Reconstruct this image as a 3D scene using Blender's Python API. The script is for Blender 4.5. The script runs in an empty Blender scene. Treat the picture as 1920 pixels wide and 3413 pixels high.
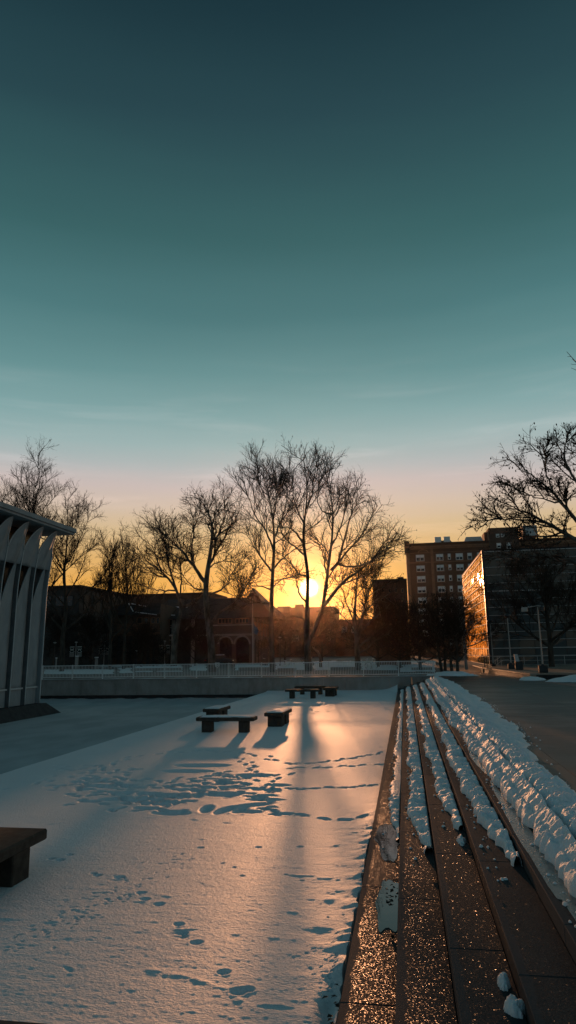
import bpy, math, random
import numpy as np
from mathutils import Vector, Matrix

# ------------------------------------------------------------------ camera, sky, sun, exposure
SC = bpy.context.scene
COL = SC.collection
YAW, PITCH, ROLL, FOC, EYE = 0.164599808, 0.201651312, -0.0162600057, 2261.0, 2.8
def cam_basis():
    f = np.array([-math.sin(YAW)*math.cos(PITCH), math.cos(YAW)*math.cos(PITCH), math.sin(PITCH)])
    r = np.array([math.cos(YAW), math.sin(YAW), 0.])
    u = np.cross(r, f)
    return math.cos(ROLL)*r+math.sin(ROLL)*u, -math.sin(ROLL)*r+math.cos(ROLL)*u, f
CR, CU, CF = cam_basis()
cam_data = bpy.data.cameras.new('camera'); cam = bpy.data.objects.new('camera', cam_data); COL.objects.link(cam)
cam_data.sensor_fit = 'HORIZONTAL'; cam_data.sensor_width = 36; cam_data.lens = FOC/1920*36
cam_data.clip_start = 0.05; cam_data.clip_end = 4000
M = Matrix(((CR[0], CU[0], -CF[0], 0), (CR[1], CU[1], -CF[1], 0), (CR[2], CU[2], -CF[2], EYE), (0, 0, 0, 1)))
cam.matrix_world = M
SC.camera = cam
def ray(px, py): return CF+CR*(px-960)/FOC-CU*(py-1706.5)/FOC
def at(px, py, Y):
    d = ray(px, py); t = Y/d[1]; return np.array([d[0]*t, Y, EYE+d[2]*t])
def on(px, py, z):
    d = ray(px, py); t = (z-EYE)/d[2]; return np.array([d[0]*t, d[1]*t, z])

def srgb(h):
    c = [int(h[i:i+2], 16)/255 for i in (1, 3, 5)]
    return tuple((x/12.92 if x <= .04045 else ((x+.055)/1.055)**2.4) for x in c)+(1.0,)

SUN_EL, SUN_AZ = math.radians(5.15), math.radians(7.75)       # azimuth measured left of +Y
SUN = Vector((-math.sin(SUN_AZ)*math.cos(SUN_EL), math.cos(SUN_AZ)*math.cos(SUN_EL), math.sin(SUN_EL)))
sun_data = bpy.data.lights.new('sun', 'SUN'); sun_data.energy = 2.7; sun_data.angle = math.radians(0.75)
sun_data.color = (1.0, 0.44, 0.20)
sun = bpy.data.objects.new('sun', sun_data); COL.objects.link(sun)
sun.rotation_euler = SUN.to_track_quat('Z', 'Y').to_euler(); sun.location = (0, 0, 60)

world = bpy.data.worlds.new('World'); SC.world = world; world.use_nodes = True
nt = world.node_tree; nt.nodes.clear()
def wn(t, **k):
    n = nt.nodes.new(t)
    for a, b in k.items(): setattr(n, a, b)
    return n
def wl(a, b): nt.links.new(a, b)
def wmath(op, a, b=None, c=None, clamp=False):
    n = wn('ShaderNodeMath', operation=op, use_clamp=clamp)
    for i, v in enumerate((a, b, c)):
        if v is None: continue
        if isinstance(v, (int, float)): n.inputs[i].default_value = v
        else: wl(v, n.inputs[i])
    return n.outputs[0]
tc = wn('ShaderNodeTexCoord')
nrm = wn('ShaderNodeVectorMath', operation='NORMALIZE'); wl(tc.outputs['Generated'], nrm.inputs[0])
sep = wn('ShaderNodeSeparateXYZ'); wl(nrm.outputs[0], sep.inputs[0])
elev = wmath('DIVIDE', wmath('ARCSINE', sep.outputs[2]), math.pi/2)          # 0 horizon .. 1 zenith
noi = wn('ShaderNodeTexNoise'); noi.inputs['Scale'].default_value = 2.2; noi.inputs['Detail'].default_value = 4
mp = wn('ShaderNodeMapping'); mp.inputs['Scale'].default_value = (1, 1, 7); wl(nrm.outputs[0], mp.inputs[0]); wl(mp.outputs[0], noi.inputs['Vector'])
elev2 = wmath('ADD', elev, wmath('MULTIPLY', wmath('SUBTRACT', noi.outputs[0], .5), .025))
def ramp(stops, fac):
    r = wn('ShaderNodeValToRGB'); cr = r.color_ramp
    while len(cr.elements) < len(stops): cr.elements.new(.5)
    for e, (p, c) in zip(cr.elements, stops): e.position = p
    for e, (p, c) in zip(cr.elements, stops): e.color = srgb(c)
    wl(fac, r.inputs[0]); return r.outputs[0]
warm_stops = [(0, '#e08a2a'), (1.5, '#e6942e'), (3.6, '#e69c38'), (5.2, '#e2a348'), (7.8, '#d8ac6c'), (10.1, '#d0b48a'), (11.8, '#cdb9a7'),
              (13.5, '#c5b7b3'), (15.2, '#b2b5b5'), (17.2, '#98b0b0'), (19.5, '#7fa3a4'), (22.8, '#638e90'), (27.5, '#497679'), (33.5, '#366062'), (41.6, '#25444b'), (48.6, '#17323a'), (60, '#132a33'), (90, '#122832')]
warm = ramp([(a/90, c) for a, c in warm_stops], elev2)
cool_stops = [(0, '#67737a'), (6, '#707f87'), (14, '#64808a'), (30, '#4a6d78'), (50, '#2c4f5a'), (90, '#142c36')]
cool = ramp([(a/90, c) for a, c in cool_stops], elev2)
hx = wmath('ADD', wmath('MULTIPLY', sep.outputs[0], -math.sin(SUN_AZ)), wmath('MULTIPLY', sep.outputs[1], math.cos(SUN_AZ)))
hl = wmath('SQRT', wmath('ADD', wmath('MULTIPLY', sep.outputs[0], sep.outputs[0]), wmath('ADD', wmath('MULTIPLY', sep.outputs[1], sep.outputs[1]), .0001)))
side = wn('ShaderNodeMapRange', interpolation_type='SMOOTHSTEP'); wl(wmath('DIVIDE', hx, hl), side.inputs[0])
side.inputs[1].default_value = -.6; side.inputs[2].default_value = .75
mixc = wn('ShaderNodeMix', data_type='RGBA'); wl(side.outputs[0], mixc.inputs[0]); wl(cool, mixc.inputs[6]); wl(warm, mixc.inputs[7])
dt = wn('ShaderNodeVectorMath', operation='DOT_PRODUCT'); wl(nrm.outputs[0], dt.inputs[0]); dt.inputs[1].default_value = SUN
ang = wmath('MULTIPLY', wmath('ARCCOSINE', wmath('MINIMUM', dt.outputs['Value'], .9999999)), 180/math.pi)
def glow(width, power=1.0): return wmath('EXPONENT', wmath('MULTIPLY', wmath('POWER', wmath('DIVIDE', ang, width), power), -1.0))
def addc(base, fac, col):
    m = wn('ShaderNodeVectorMath', operation='SCALE'); m.inputs[0].default_value = col; wl(fac, m.inputs['Scale'])
    a = wn('ShaderNodeVectorMath', operation='ADD'); wl(base, a.inputs[0]); wl(m.outputs[0], a.inputs[1]); return a.outputs[0]
c = addc(mixc.outputs[2], glow(.64, 4.0), (9.0, 6.3, 3.0))
c = addc(c, glow(1.5), (.9, .36, .03))
c = addc(c, glow(6.0), (.09, .022, .0))
# thin high streaks of cloud, brightest low in the west
cn = wn('ShaderNodeTexNoise'); cn.inputs['Scale'].default_value = 3.0; cn.inputs['Detail'].default_value = 5; cn.inputs['Roughness'].default_value = .6; cn.inputs['Distortion'].default_value = .4
cm = wn('ShaderNodeMapping'); cm.inputs['Scale'].default_value = (1.0, 1.0, 9.0); cm.inputs['Rotation'].default_value = (0, .16, 0); wl(nrm.outputs[0], cm.inputs[0]); wl(cm.outputs[0], cn.inputs['Vector'])
cf = wn('ShaderNodeMapRange', interpolation_type='SMOOTHSTEP'); wl(cn.outputs[0], cf.inputs[0]); cf.inputs[1].default_value = .50; cf.inputs[2].default_value = .74
ce = wn('ShaderNodeMapRange', interpolation_type='SMOOTHSTEP'); wl(elev, ce.inputs[0]); ce.inputs[1].default_value = 27/90; ce.inputs[2].default_value = 11/90
c = addc(c, wmath('MULTIPLY', cf.outputs[0], ce.outputs[0]), (.11, .075, .072))
sky = wn('ShaderNodeTexSky'); sky.sky_type = 'NISHITA'; sky.sun_disc = False
sky.sun_elevation = SUN_EL; sky.sun_rotation = -SUN_AZ
b1 = wn('ShaderNodeBackground'); wl(c, b1.inputs[0]); b1.inputs[1].default_value = 1.0
b2 = wn('ShaderNodeBackground'); wl(sky.outputs[0], b2.inputs[0]); b2.inputs[1].default_value = 0.004
ad = wn('ShaderNodeAddShader'); wl(b1.outputs[0], ad.inputs[0]); wl(b2.outputs[0], ad.inputs[1])
wo = wn('ShaderNodeOutputWorld'); wl(ad.outputs[0], wo.inputs[0])

SC.view_settings.view_transform = 'Standard'; SC.view_settings.look = 'None'
SC.view_settings.exposure = 0.0; SC.view_settings.gamma = 1.0; SC.view_settings.use_curve_mapping = False
SC.render.engine = 'CYCLES'
SC.cycles.use_denoising = True
SC.cycles.max_bounces = 6; SC.cycles.volume_bounces = 0; SC.cycles.transparent_max_bounces = 8
SC.cycles.caustics_reflective = False; SC.cycles.caustics_refractive = False
SC.cycles.sample_clamp_indirect = 4.0

# ------------------------------------------------------------------ materials
MATS = {}
class N:
    def __init__(s, name):
        s.m = bpy.data.materials.new(name); s.m.use_nodes = True; s.t = s.m.node_tree
        s.b = s.t.nodes['Principled BSDF']
    def n(s, t, **k):
        x = s.t.nodes.new(t)
        for a, b in k.items(): setattr(x, a, b)
        return x
    def l(s, a, b): s.t.links.new(a, b)
    def pos(s, scale=(1, 1, 1)):
        g = s.n('ShaderNodeNewGeometry'); mp = s.n('ShaderNodeMapping'); mp.inputs['Scale'].default_value = scale
        s.l(g.outputs['Position'], mp.inputs[0]); return mp.outputs[0]
    def noise(s, scale, detail=3, v=None, rough=.55):
        x = s.n('ShaderNodeTexNoise'); x.inputs['Scale'].default_value = scale; x.inputs['Detail'].default_value = detail
        x.inputs['Roughness'].default_value = rough
        s.l(v if v is not None else s.pos(), x.inputs['Vector']); return x.outputs[0]
    def vor(s, scale, v=None, out='Distance'):
        x = s.n('ShaderNodeTexVoronoi'); x.inputs['Scale'].default_value = scale
        s.l(v if v is not None else s.pos(), x.inputs['Vector']); return x.outputs[out]
    def math(s, op, a, b=None, c=None, clamp=False):
        x = s.n('ShaderNodeMath', operation=op, use_clamp=clamp)
        for i, v in enumerate((a, b, c)):
            if v is None: continue
            if isinstance(v, (int, float)): x.inputs[i].default_value = v
            else: s.l(v, x.inputs[i])
        return x.outputs[0]
    def mix(s, f, a, b):
        x = s.n('ShaderNodeMix', data_type='RGBA')
        for i, v in ((0, f), (6, a), (7, b)):
            if isinstance(v, (int, float)): x.inputs[i].default_value = v
            elif isinstance(v, tuple): x.inputs[i].default_value = v if len(v) == 4 else v+(1,)
            else: s.l(v, x.inputs[i])
        return x.outputs[2]
    def rng(s, f, a, b, c=0., d=1., smooth=True):
        x = s.n('ShaderNodeMapRange'); x.interpolation_type = 'SMOOTHSTEP' if smooth else 'LINEAR'
        s.l(f, x.inputs[0])
        for i, v in enumerate((a, b, c, d)): x.inputs[i+1].default_value = v
        return x.outputs[0]
    def bump(s, h, strength, dist, prev=None):
        x = s.n('ShaderNodeBump'); x.inputs['Strength'].default_value = strength; x.inputs['Distance'].default_value = dist
        s.l(h, x.inputs['Height'])
        if prev is not None: s.l(prev, x.inputs['Normal'])
        return x.outputs[0]
    def set(s, color=None, rough=None, normal=None, spec=None, metal=None, ior=None, coat=None):
        for k, v in (('Base Color', color), ('Roughness', rough), ('Normal', normal), ('Specular IOR Level', spec), ('Metallic', metal), ('IOR', ior), ('Coat Weight', coat)):
            if v is None: continue
            if isinstance(v, (int, float)): s.b.inputs[k].default_value = v
            elif isinstance(v, tuple): s.b.inputs[k].default_value = v if len(v) == 4 else v+(1,)
            else: s.l(v, s.b.inputs[k])
        return s

def mat_snow(name, spec, rough, fine):
    k = N(name)
    v = k.pos((1, 1.8, 1))
    h1 = k.noise(26, 4, v, .6); h2 = k.noise(130, 2)
    b = k.bump(h2, .30, .004*fine, k.bump(h1, .55, .02*fine))
    big = k.noise(.8, 3)
    col = k.mix(big, (.74, .77, .80), (.84, .85, .86))
    k.set(col, rough, b, spec)
    return k.m
MATS['snow'] = mat_snow('snow_cover', .34, .58, 1.6)
MATS['snow_lump'] = mat_snow('melting_snow', .15, .5, 1.6)
_b = MATS['snow_lump'].node_tree.nodes['Principled BSDF']; _b.inputs['Subsurface Weight'].default_value = .5; _b.inputs['Subsurface Scale'].default_value = .03; _b.inputs['Subsurface Radius'].default_value = (1.0, .8, .65)
MATS['snow_flat'] = mat_snow('even_snow', .1, .7, .6)

def mat_step():
    k = N('wet_exposed_aggregate')
    g = k.n('ShaderNodeNewGeometry'); sp = k.n('ShaderNodeSeparateXYZ'); k.l(g.outputs['Position'], sp.inputs[0])
    # distance behind the nosing of whichever tread this is
    u = k.math('MODULO', k.math('ADD', sp.outputs[0], .627+4.31), .431)
    rag = k.noise(3.2, 5, k.pos((1.0, 1, 1)), .7)
    edge = k.math('ADD', u, k.math('MULTIPLY', k.math('SUBTRACT', rag, .5), -.16))
    wet = k.rng(edge, .055, .075)
    damp = k.rng(k.noise(.9, 4, k.pos((1.5, .6, 1))), .35, .62)
    peb = k.vor(95); peb2 = k.noise(55, 4, None, .7)
    stain = k.noise(2.3, 4)
    base = k.mix(peb2, (.040, .045, .048), (.120, .130, .138))
    base = k.mix(k.math('MULTIPLY', stain, .6), base, (.040, .046, .050))
    wetc = k.mix(.5, base, (.022, .025, .027))
    col = k.mix(wet, base, wetc)
    hb = k.math('ADD', k.math('MULTIPLY', peb, .8), peb2)
    b = k.bump(hb, .28, .005)
    k.set(col, .75, b, .02)
    vc = k.n('ShaderNodeTexVoronoi'); vc.inputs['Scale'].default_value = 125; k.l(g.outputs['Position'], vc.inputs['Vector'])
    s1 = k.n('ShaderNodeVectorMath', operation='SUBTRACT'); k.l(vc.outputs['Color'], s1.inputs[0]); s1.inputs[1].default_value = (.5, .5, .5)
    s2 = k.n('ShaderNodeVectorMath', operation='SCALE'); k.l(s1.outputs[0], s2.inputs[0]); s2.inputs['Scale'].default_value = .75
    s3 = k.n('ShaderNodeVectorMath', operation='ADD'); k.l(s2.outputs[0], s3.inputs[0]); k.l(g.outputs['Normal'], s3.inputs[1])
    s4 = k.n('ShaderNodeVectorMath', operation='NORMALIZE'); k.l(s3.outputs[0], s4.inputs[0]); k.l(s4.outputs[0], k.b.inputs['Coat Normal'])
    k.l(k.math('MULTIPLY', wet, k.math('MULTIPLY_ADD', damp, .07, .045)), k.b.inputs['Coat Weight']); k.b.inputs['Coat Roughness'].default_value = .22
    return k.m
MATS['step'] = mat_step()
def mat_pool():
    k = N('windblown_snow_on_ice'); n = k.noise(.6, 4, k.pos((1, .5, 1)))
    k.set(k.mix(k.rng(n, .35, .65), (.40, .44, .45), (.52, .55, .56)), .75, k.bump(k.noise(30, 3), .4, .006), .1); return k.m
MATS['pool'] = mat_pool()

def mat_plain(name, c1, c2, scale=4, rough=.8, bumpd=.004, bscale=40, spec=.3, stretch=(1, 1, 1), stain=None):
    k = N(name)
    n1 = k.noise(scale, 5, k.pos(stretch), .62)
    col = k.mix(k.rng(n1, .3, .7), c1, c2)
    if stain is not None:
        s = k.rng(k.noise(1.1, 5, k.pos((1.2, 1.2, .25)), .65), .5, .72)
        col = k.mix(s, col, stain)
    k.set(col, rough, k.bump(k.noise(bscale, 3), .6, bumpd), spec)
    return k.m
MATS['bench'] = mat_plain('weathered_dark_concrete', (.038, .031, .026), (.07, .058, .048), 9, .8, .004, 120, .15)
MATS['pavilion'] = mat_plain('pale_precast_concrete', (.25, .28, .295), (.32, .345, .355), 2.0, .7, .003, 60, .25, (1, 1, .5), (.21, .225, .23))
MATS['pavilion_fin'] = mat_plain('shade_grey_fin', (.09, .097, .10), (.13, .137, .14), 2.0, .7, .003, 60, .25)  # same concrete made darker; shade beside each rib put into the fin colour
MATS['pavilion_edge'] = mat_plain('pale_rib_edge', (.44, .46, .46), (.52, .54, .54), 3, .6, .002, 60, .3)
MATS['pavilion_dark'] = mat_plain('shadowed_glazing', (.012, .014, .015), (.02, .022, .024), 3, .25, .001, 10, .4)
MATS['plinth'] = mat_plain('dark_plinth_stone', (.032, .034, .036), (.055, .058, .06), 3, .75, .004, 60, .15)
MATS['wall'] = mat_plain('retaining_concrete', (.25, .235, .215), (.34, .32, .30), 1.6, .85, .004, 50, .2, (1, 1, .6), (.20, .185, .17))
MATS['coping_shade'] = mat_plain('shade_blue_coping', (.020, .032, .040), (.030, .044, .052), 3, .9, .001, 40, .05)  # coping stone darkened and blued, the shade on it put into the colour
MATS['coping'] = mat_plain('pale_coping_concrete', (.26, .25, .24), (.34, .33, .31), 3, .75, .003, 60, .25)
MATS['landing'] = mat_plain('landing_concrete', (.085, .075, .066), (.15, .135, .12), 3.0, .55, .004, 90, .4)
MATS['white_metal'] = mat_plain('white_painted_metal', (.68, .67, .65), (.76, .75, .73), 6, .4, .0005, 60, .5)
MATS['dark_metal'] = mat_plain('black_painted_metal', (.012, .012, .013), (.025, .025, .026), 8, .4, .0005, 60, .5)
MATS['pole_metal'] = mat_plain('brushed_pole_metal', (.30, .29, .27), (.38, .37, .34), 5, .3, .0005, 60, .5)
MATS['ground'] = mat_plain('wet_paving', (.035, .033, .030), (.06, .056, .052), .6, .6, .005, 20, .35)
MATS['bark'] = mat_plain('dark_bark', (.028, .024, .020), (.075, .064, .052), 3.0, .9, .02, 12, .15, (1, 1, .35))
MATS['bark_pale'] = mat_plain('mottled_plane_bark', (.04, .034, .028), (.17, .15, .125), 2.2, .85, .01, 12, .2, (1, 1, .45))
MATS['twig'] = mat_plain('twig_bark', (.022, .018, .015), (.04, .033, .027), 3.0, .9, .002, 30, .1)
MATS['leafdead'] = mat_plain('dead_leaf', (.02, .014, .010), (.055, .034, .020), 20, .6, .002, 60, .3)
MATS['roofdark'] = mat_plain('dark_roof_slate', (.022, .021, .022), (.045, .042, .042), 1.5, .75, .01, 8, .25, (1, 1, 3))
MATS['facade_dark'] = mat_plain('dark_facade_panel', (.045, .040, .037), (.075, .066, .06), .8, .8, .01, 5, .2)
MATS['stone'] = mat_plain('grey_limestone', (.24, .21, .18), (.34, .30, .26), 1.2, .85, .01, 8, .2)
MATS['glassdark'] = mat_plain('dark_window_glass', (.008, .009, .010), (.016, .017, .018), 2, .12, .0, 5, .5)
MATS['blind'] = mat_plain('pale_window_blind', (.70, .72, .70), (.80, .81, .79), 1.0, .6, .0, 5, .4)
MATS['frame'] = mat_plain('pale_window_frame', (.62, .58, .52), (.72, .68, .62), 2.0, .6, .0, 5, .3)
MATS['banner'] = mat_plain('dark_green_banner', (.012, .018, .016), (.02, .028, .025), 6, .7, .001, 30, .2)
MATS['banner_pale'] = mat_plain('pale_banner_print', (.50, .50, .46), (.58, .58, .54), 6, .7, .001, 30, .2)
MATS['banner_grey'] = mat_plain('grey_banner_print', (.17, .165, .15), (.22, .215, .20), 6, .7, .001, 30, .2)
MATS['flag'] = mat_plain('blue_grey_flag', (.10, .13, .18), (.30, .31, .33), 1.6, .8, .004, 20, .2)
MATS['carpaint'] = mat_plain('dark_car_paint', (.012, .013, .016), (.02, .021, .024), 3, .22, .0, 10, .5)
MATS['tyre'] = mat_plain('black_rubber', (.012, .012, .012), (.02, .02, .02), 10, .8, .002, 60, .2)
MATS['redlight'] = mat_plain('red_tail_lens', (.30, .02, .02), (.36, .03, .03), 10, .25, .0, 20, .5)
MATS['terrace'] = mat_plain('granite_paving', (.20, .165, .13), (.30, .25, .20), 1.2, .40, .004, 60, .5, (1, .4, 1))
MATS['ledge'] = mat_plain('sunlit_polished_granite', (.36, .27, .19), (.46, .36, .26), 2.0, .42, .003, 60, 1.0)  # low sunlight on the path side worked into a warm, raised tone
MATS['mullion'] = mat_plain('aluminium_mullion', (.46, .45, .43), (.58, .57, .55), 3, .6, .0, 10, .12)
MATS['sculpt'] = mat_plain('weathered_bronze', (.16, .11, .08), (.24, .17, .12), 5, .5, .006, 20, .4)
MATS['puddle_ice'] = mat_plain('pale_pavement_ice', (.10, .105, .105), (.17, .175, .17), 8, .22, .004, 30, .5)

def mat_path():
    k = N('wet_path_concrete')
    n1 = k.noise(.5, 7, k.pos((.55, 1.1, 1)), .7); n2 = k.noise(6, 5)
    wet = k.rng(n1, .40, .58)
    dry = k.mix(n2, (.075, .075, .075), (.12, .118, .115))
    col = k.mix(wet, dry, k.mix(n2, (.011, .009, .008), (.022, .018, .016)))
    k.set(col, k.mix(wet, (.65,)*3, (.42,)*3), k.bump(k.noise(70, 3), .5, .003, k.bump(k.noise(1.2, 3), .3, .02)), .45)
    return k.m
MATS['path'] = mat_path()
def mat_curb():
    k = N('curb_aggregate'); n2 = k.noise(60, 4); n1 = k.noise(1.6, 4)
    k.set(k.mix(n1, k.mix(n2, (.06, .048, .04), (.12, .10, .085)), (.05, .04, .034)), .5, k.bump(n2, .6, .004), .4)
    return k.m
MATS['curb'] = mat_curb()
def mat_water():
    k = N('meltwater'); k.set((.02, .022, .022), .03, k.bump(k.noise(7, 2), .12, .003), .5, None, 1.33); return k.m
MATS['water'] = mat_water()
def mat_brick(name, c1, c2, mortar):
    k = N(name)
    t = k.n('ShaderNodeTexBrick'); t.inputs['Scale'].default_value = 1.0
    t.inputs['Color1'].default_value = c1+(1,); t.inputs['Color2'].default_value = c2+(1,); t.inputs['Mortar'].default_value = mortar+(1,)
    t.inputs['Brick Width'].default_value = .22; t.inputs['Row Height'].default_value = .075; t.inputs['Mortar Size'].default_value = .01
    g = k.n('ShaderNodeNewGeometry'); sp = k.n('ShaderNodeSeparateXYZ'); k.l(g.outputs['Position'], sp.inputs[0])
    cb = k.n('ShaderNodeCombineXYZ'); k.l(k.math('ADD', sp.outputs[0], sp.outputs[1]), cb.inputs[0]); k.l(sp.outputs[2], cb.inputs[1]); k.l(cb.outputs[0], t.inputs['Vector'])
    n1 = k.noise(.35, 4, k.pos((1, 1, .4)))
    col = k.mix(k.rng(n1, .35, .65, 0, .5), t.outputs[0], tuple(x*.55 for x in c1))
    k.set(col, .85, None, .2); return k.m
MATS['brick'] = mat_brick('brown_brick', (.12, .056, .032), (.175, .085, .05), (.15, .12, .10))
MATS['brick_dark'] = mat_brick('dark_brick', (.10, .068, .050), (.145, .10, .073), (.08, .07, .06))
MATS['brick_red'] = mat_brick('red_brick', (.20, .06, .035), (.28, .085, .05), (.15, .12, .10))
MATS['brick_trim'] = mat_plain('brown_terracotta_trim', (.22, .12, .07), (.30, .17, .10), 1.0, .8, .004, 10, .25)
def mat_mirror():
    k = N('reflective_curtain_glass')
    n1 = k.noise(.5, 2); nb = k.bump(k.noise(.9, 2), .05, .01)
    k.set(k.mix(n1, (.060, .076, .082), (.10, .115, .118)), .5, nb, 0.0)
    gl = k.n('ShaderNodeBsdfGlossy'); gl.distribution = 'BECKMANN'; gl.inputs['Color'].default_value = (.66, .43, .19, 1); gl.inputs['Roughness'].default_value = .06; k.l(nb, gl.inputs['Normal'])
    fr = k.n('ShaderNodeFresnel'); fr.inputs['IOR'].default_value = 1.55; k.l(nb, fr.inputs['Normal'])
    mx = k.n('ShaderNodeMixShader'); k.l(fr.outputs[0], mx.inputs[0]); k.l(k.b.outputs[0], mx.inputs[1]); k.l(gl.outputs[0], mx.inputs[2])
    k.l(mx.outputs[0], k.t.nodes['Material Output'].inputs['Surface'])
    return k.m
MATS['mirror'] = mat_mirror()
for n_ in ('MATS',): pass

# ------------------------------------------------------------------ object helpers
ORG = {}
def tagp(o, label=None, cat=None, group=None, kind=None):
    for k, v in (('label', label), ('category', cat), ('group', group), ('kind', kind)):
        if v: o[k] = v
    return o
def thing(name, label, cat, loc=(0, 0, 0), group=None):
    o = bpy.data.objects.new(name, None); COL.objects.link(o); o.location = [float(v) for v in loc]; o.empty_display_size = .2
    ORG[o] = np.array(loc, float)
    return tagp(o, label, cat, group)
def npmesh(name, V, F, smooth=False):
    V = np.asarray(V, np.float32); F = np.asarray(F, np.int32); k = F.shape[1]
    me = bpy.data.meshes.new(name); me.vertices.add(len(V)); me.vertices.foreach_set('co', V.ravel())
    me.loops.add(F.size); me.loops.foreach_set('vertex_index', F.ravel())
    me.polygons.add(len(F)); me.polygons.foreach_set('loop_start', np.arange(len(F), dtype=np.int32)*k)
    if smooth: me.polygons.foreach_set('use_smooth', np.ones(len(F), bool))
    me.update(calc_edges=True); me.validate()
    return me
def link(name, me, mat, parent=None, loc=None):
    o = bpy.data.objects.new(name, me); COL.objects.link(o)
    if mat is not None: me.materials.append(MATS[mat] if isinstance(mat, str) else mat)
    if parent is not None: o.parent = parent
    if loc is not None: o.location = [float(v) for v in loc]
    return o
class MB:
    """collects world-space shapes; build() links them as one mesh, shifted into its parent's frame"""
    def __init__(s): s.v = []; s.f = []
    def add(s, v, f):
        n = len(s.v); s.v += [tuple(map(float, p)) for p in v]; s.f += [tuple(n+i for i in q) for q in f]; return s
    def box(s, a, b):
        (x0, y0, z0), (x1, y1, z1) = a, b
        return s.add([(x0, y0, z0), (x1, y0, z0), (x1, y1, z0), (x0, y1, z0), (x0, y0, z1), (x1, y0, z1), (x1, y1, z1), (x0, y1, z1)],
                     [(0, 3, 2, 1), (4, 5, 6, 7), (0, 1, 5, 4), (1, 2, 6, 5), (2, 3, 7, 6), (3, 0, 4, 7)])
    def hexa(s, p): return s.add(p, [(0, 3, 2, 1), (4, 5, 6, 7), (0, 1, 5, 4), (1, 2, 6, 5), (2, 3, 7, 6), (3, 0, 4, 7)])
    def cbox(s, a, b, c):
        """chamfered box"""
        a = np.array(a, float); b = np.array(b, float); V = []; idx = {}
        for sx in (0, 1):
            for sy in (0, 1):
                for sz in (0, 1):
                    cor = np.array([(a, b)[sx][0], (a, b)[sy][1], (a, b)[sz][2]]); sg = np.array([1-2*sx, 1-2*sy, 1-2*sz])
                    for ax in range(3):
                        p = cor+sg*c; p[ax] = cor[ax]; idx[(sx, sy, sz, ax)] = len(V); V.append(p)
        F = []
        for ax in range(3):
            o = [i for i in range(3) if i != ax]
            for sd in (0, 1):
                q = []
                for (u, w) in ((0, 0), (1, 0), (1, 1), (0, 1)):
                    k = [0, 0, 0]; k[ax] = sd; k[o[0]] = u; k[o[1]] = w; q.append(idx[(*k, ax)])
                F.append(q)
        for ax in range(3):
            o = [i for i in range(3) if i != ax]
            for u in (0, 1):
                for w in (0, 1):
                    k0 = [0, 0, 0]; k0[o[0]] = u; k0[o[1]] = w; k1 = list(k0); k1[ax] = 1
                    F.append([idx[(*k0, o[0])], idx[(*k1, o[0])], idx[(*k1, o[1])], idx[(*k0, o[1])]])
        for k in [(x, y, z) for x in (0, 1) for y in (0, 1) for z in (0, 1)]:
            F.append([idx[(*k, 0)], idx[(*k, 1)], idx[(*k, 2)]])
        # orient faces outward
        cen = (a+b)/2; G = []
        for q in F:
            P = [V[i] for i in q]; nn = np.cross(P[1]-P[0], P[2]-P[0])
            G.append(q if nn@(np.mean(P, 0)-cen) > 0 else q[::-1])
        return s.add(V, G)
    def tube(s, pts, r, n=8, cap=True):
        pts = [np.array(p, float) for p in pts]; K = len(pts); rs = r if isinstance(r, (list, tuple)) else [r]*K
        t0 = pts[-1]-pts[0]; ref = np.array([1., 0, 0]) if abs(t0[0]) < .8*np.linalg.norm(t0) else np.array([0, 0, 1.])
        V = []
        for i, p in enumerate(pts):
            t = pts[min(i+1, K-1)]-pts[max(i-1, 0)]; t /= np.linalg.norm(t)+1e-9
            a = np.cross(t, ref); a /= np.linalg.norm(a)+1e-9; b = np.cross(t, a)
            for j in range(n):
                q = 2*math.pi*j/n; V.append(p+rs[i]*(math.cos(q)*a+math.sin(q)*b))
        F = [(i*n+j, i*n+(j+1) % n, (i+1)*n+(j+1) % n, (i+1)*n+j) for i in range(K-1) for j in range(n)]
        if cap: F += [tuple(range(n))[::-1], tuple((K-1)*n+j for j in range(n))]
        return s.add(V, F)
    def lathe(s, c, prof, n=14):
        """profile of (radius, height) about a vertical axis at c"""
        V = [(c[0]+r*math.cos(2*math.pi*j/n), c[1]+r*math.sin(2*math.pi*j/n), c[2]+z) for r, z in prof for j in range(n)]
        K = len(prof)
        F = [(i*n+j, i*n+(j+1) % n, (i+1)*n+(j+1) % n, (i+1)*n+j) for i in range(K-1) for j in range(n)]
        F += [tuple(range(n))[::-1], tuple((K-1)*n+j for j in range(n))]
        return s.add(V, F)
    def build(s, name, mat, parent=None, smooth=False, loc=None):
        org = ORG[parent] if parent is not None else np.zeros(3)
        if loc is not None: org = org+0; off = np.array(loc, float)
        else: off = org
        me = bpy.data.meshes.new(name)
        me.from_pydata([tuple(np.array(p)-off) for p in s.v], [], s.f)
        if smooth:
            for p in me.polygons: p.use_smooth = True
        o = link(name, me, mat, parent)
        if loc is not None: o.location = [float(v) for v in (off-org)]
        ORG[o] = off
        return o
def again(o, delta, parent=None, mesh_shared=True):
    """a copy of one piece, moved by delta, in the same parent unless told otherwise"""
    c = o.copy(); COL.objects.link(c)
    if parent is not None: c.parent = parent
    c.location = o.location+Vector([float(v) for v in delta]); return c
def copy_tree(root, loc, label=None):
    r = root.copy(); COL.objects.link(r); r.location = [float(v) for v in loc]
    if label: r['label'] = label
    for ch in list(root.children):
        c = ch.copy(); COL.objects.link(c); c.parent = r
        for g in list(ch.children):
            d = g.copy(); COL.objects.link(d); d.parent = c
    return r
def struct(o): o['kind'] = 'structure'; return o
def stuff(o): o['kind'] = 'stuff'; return o

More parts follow.
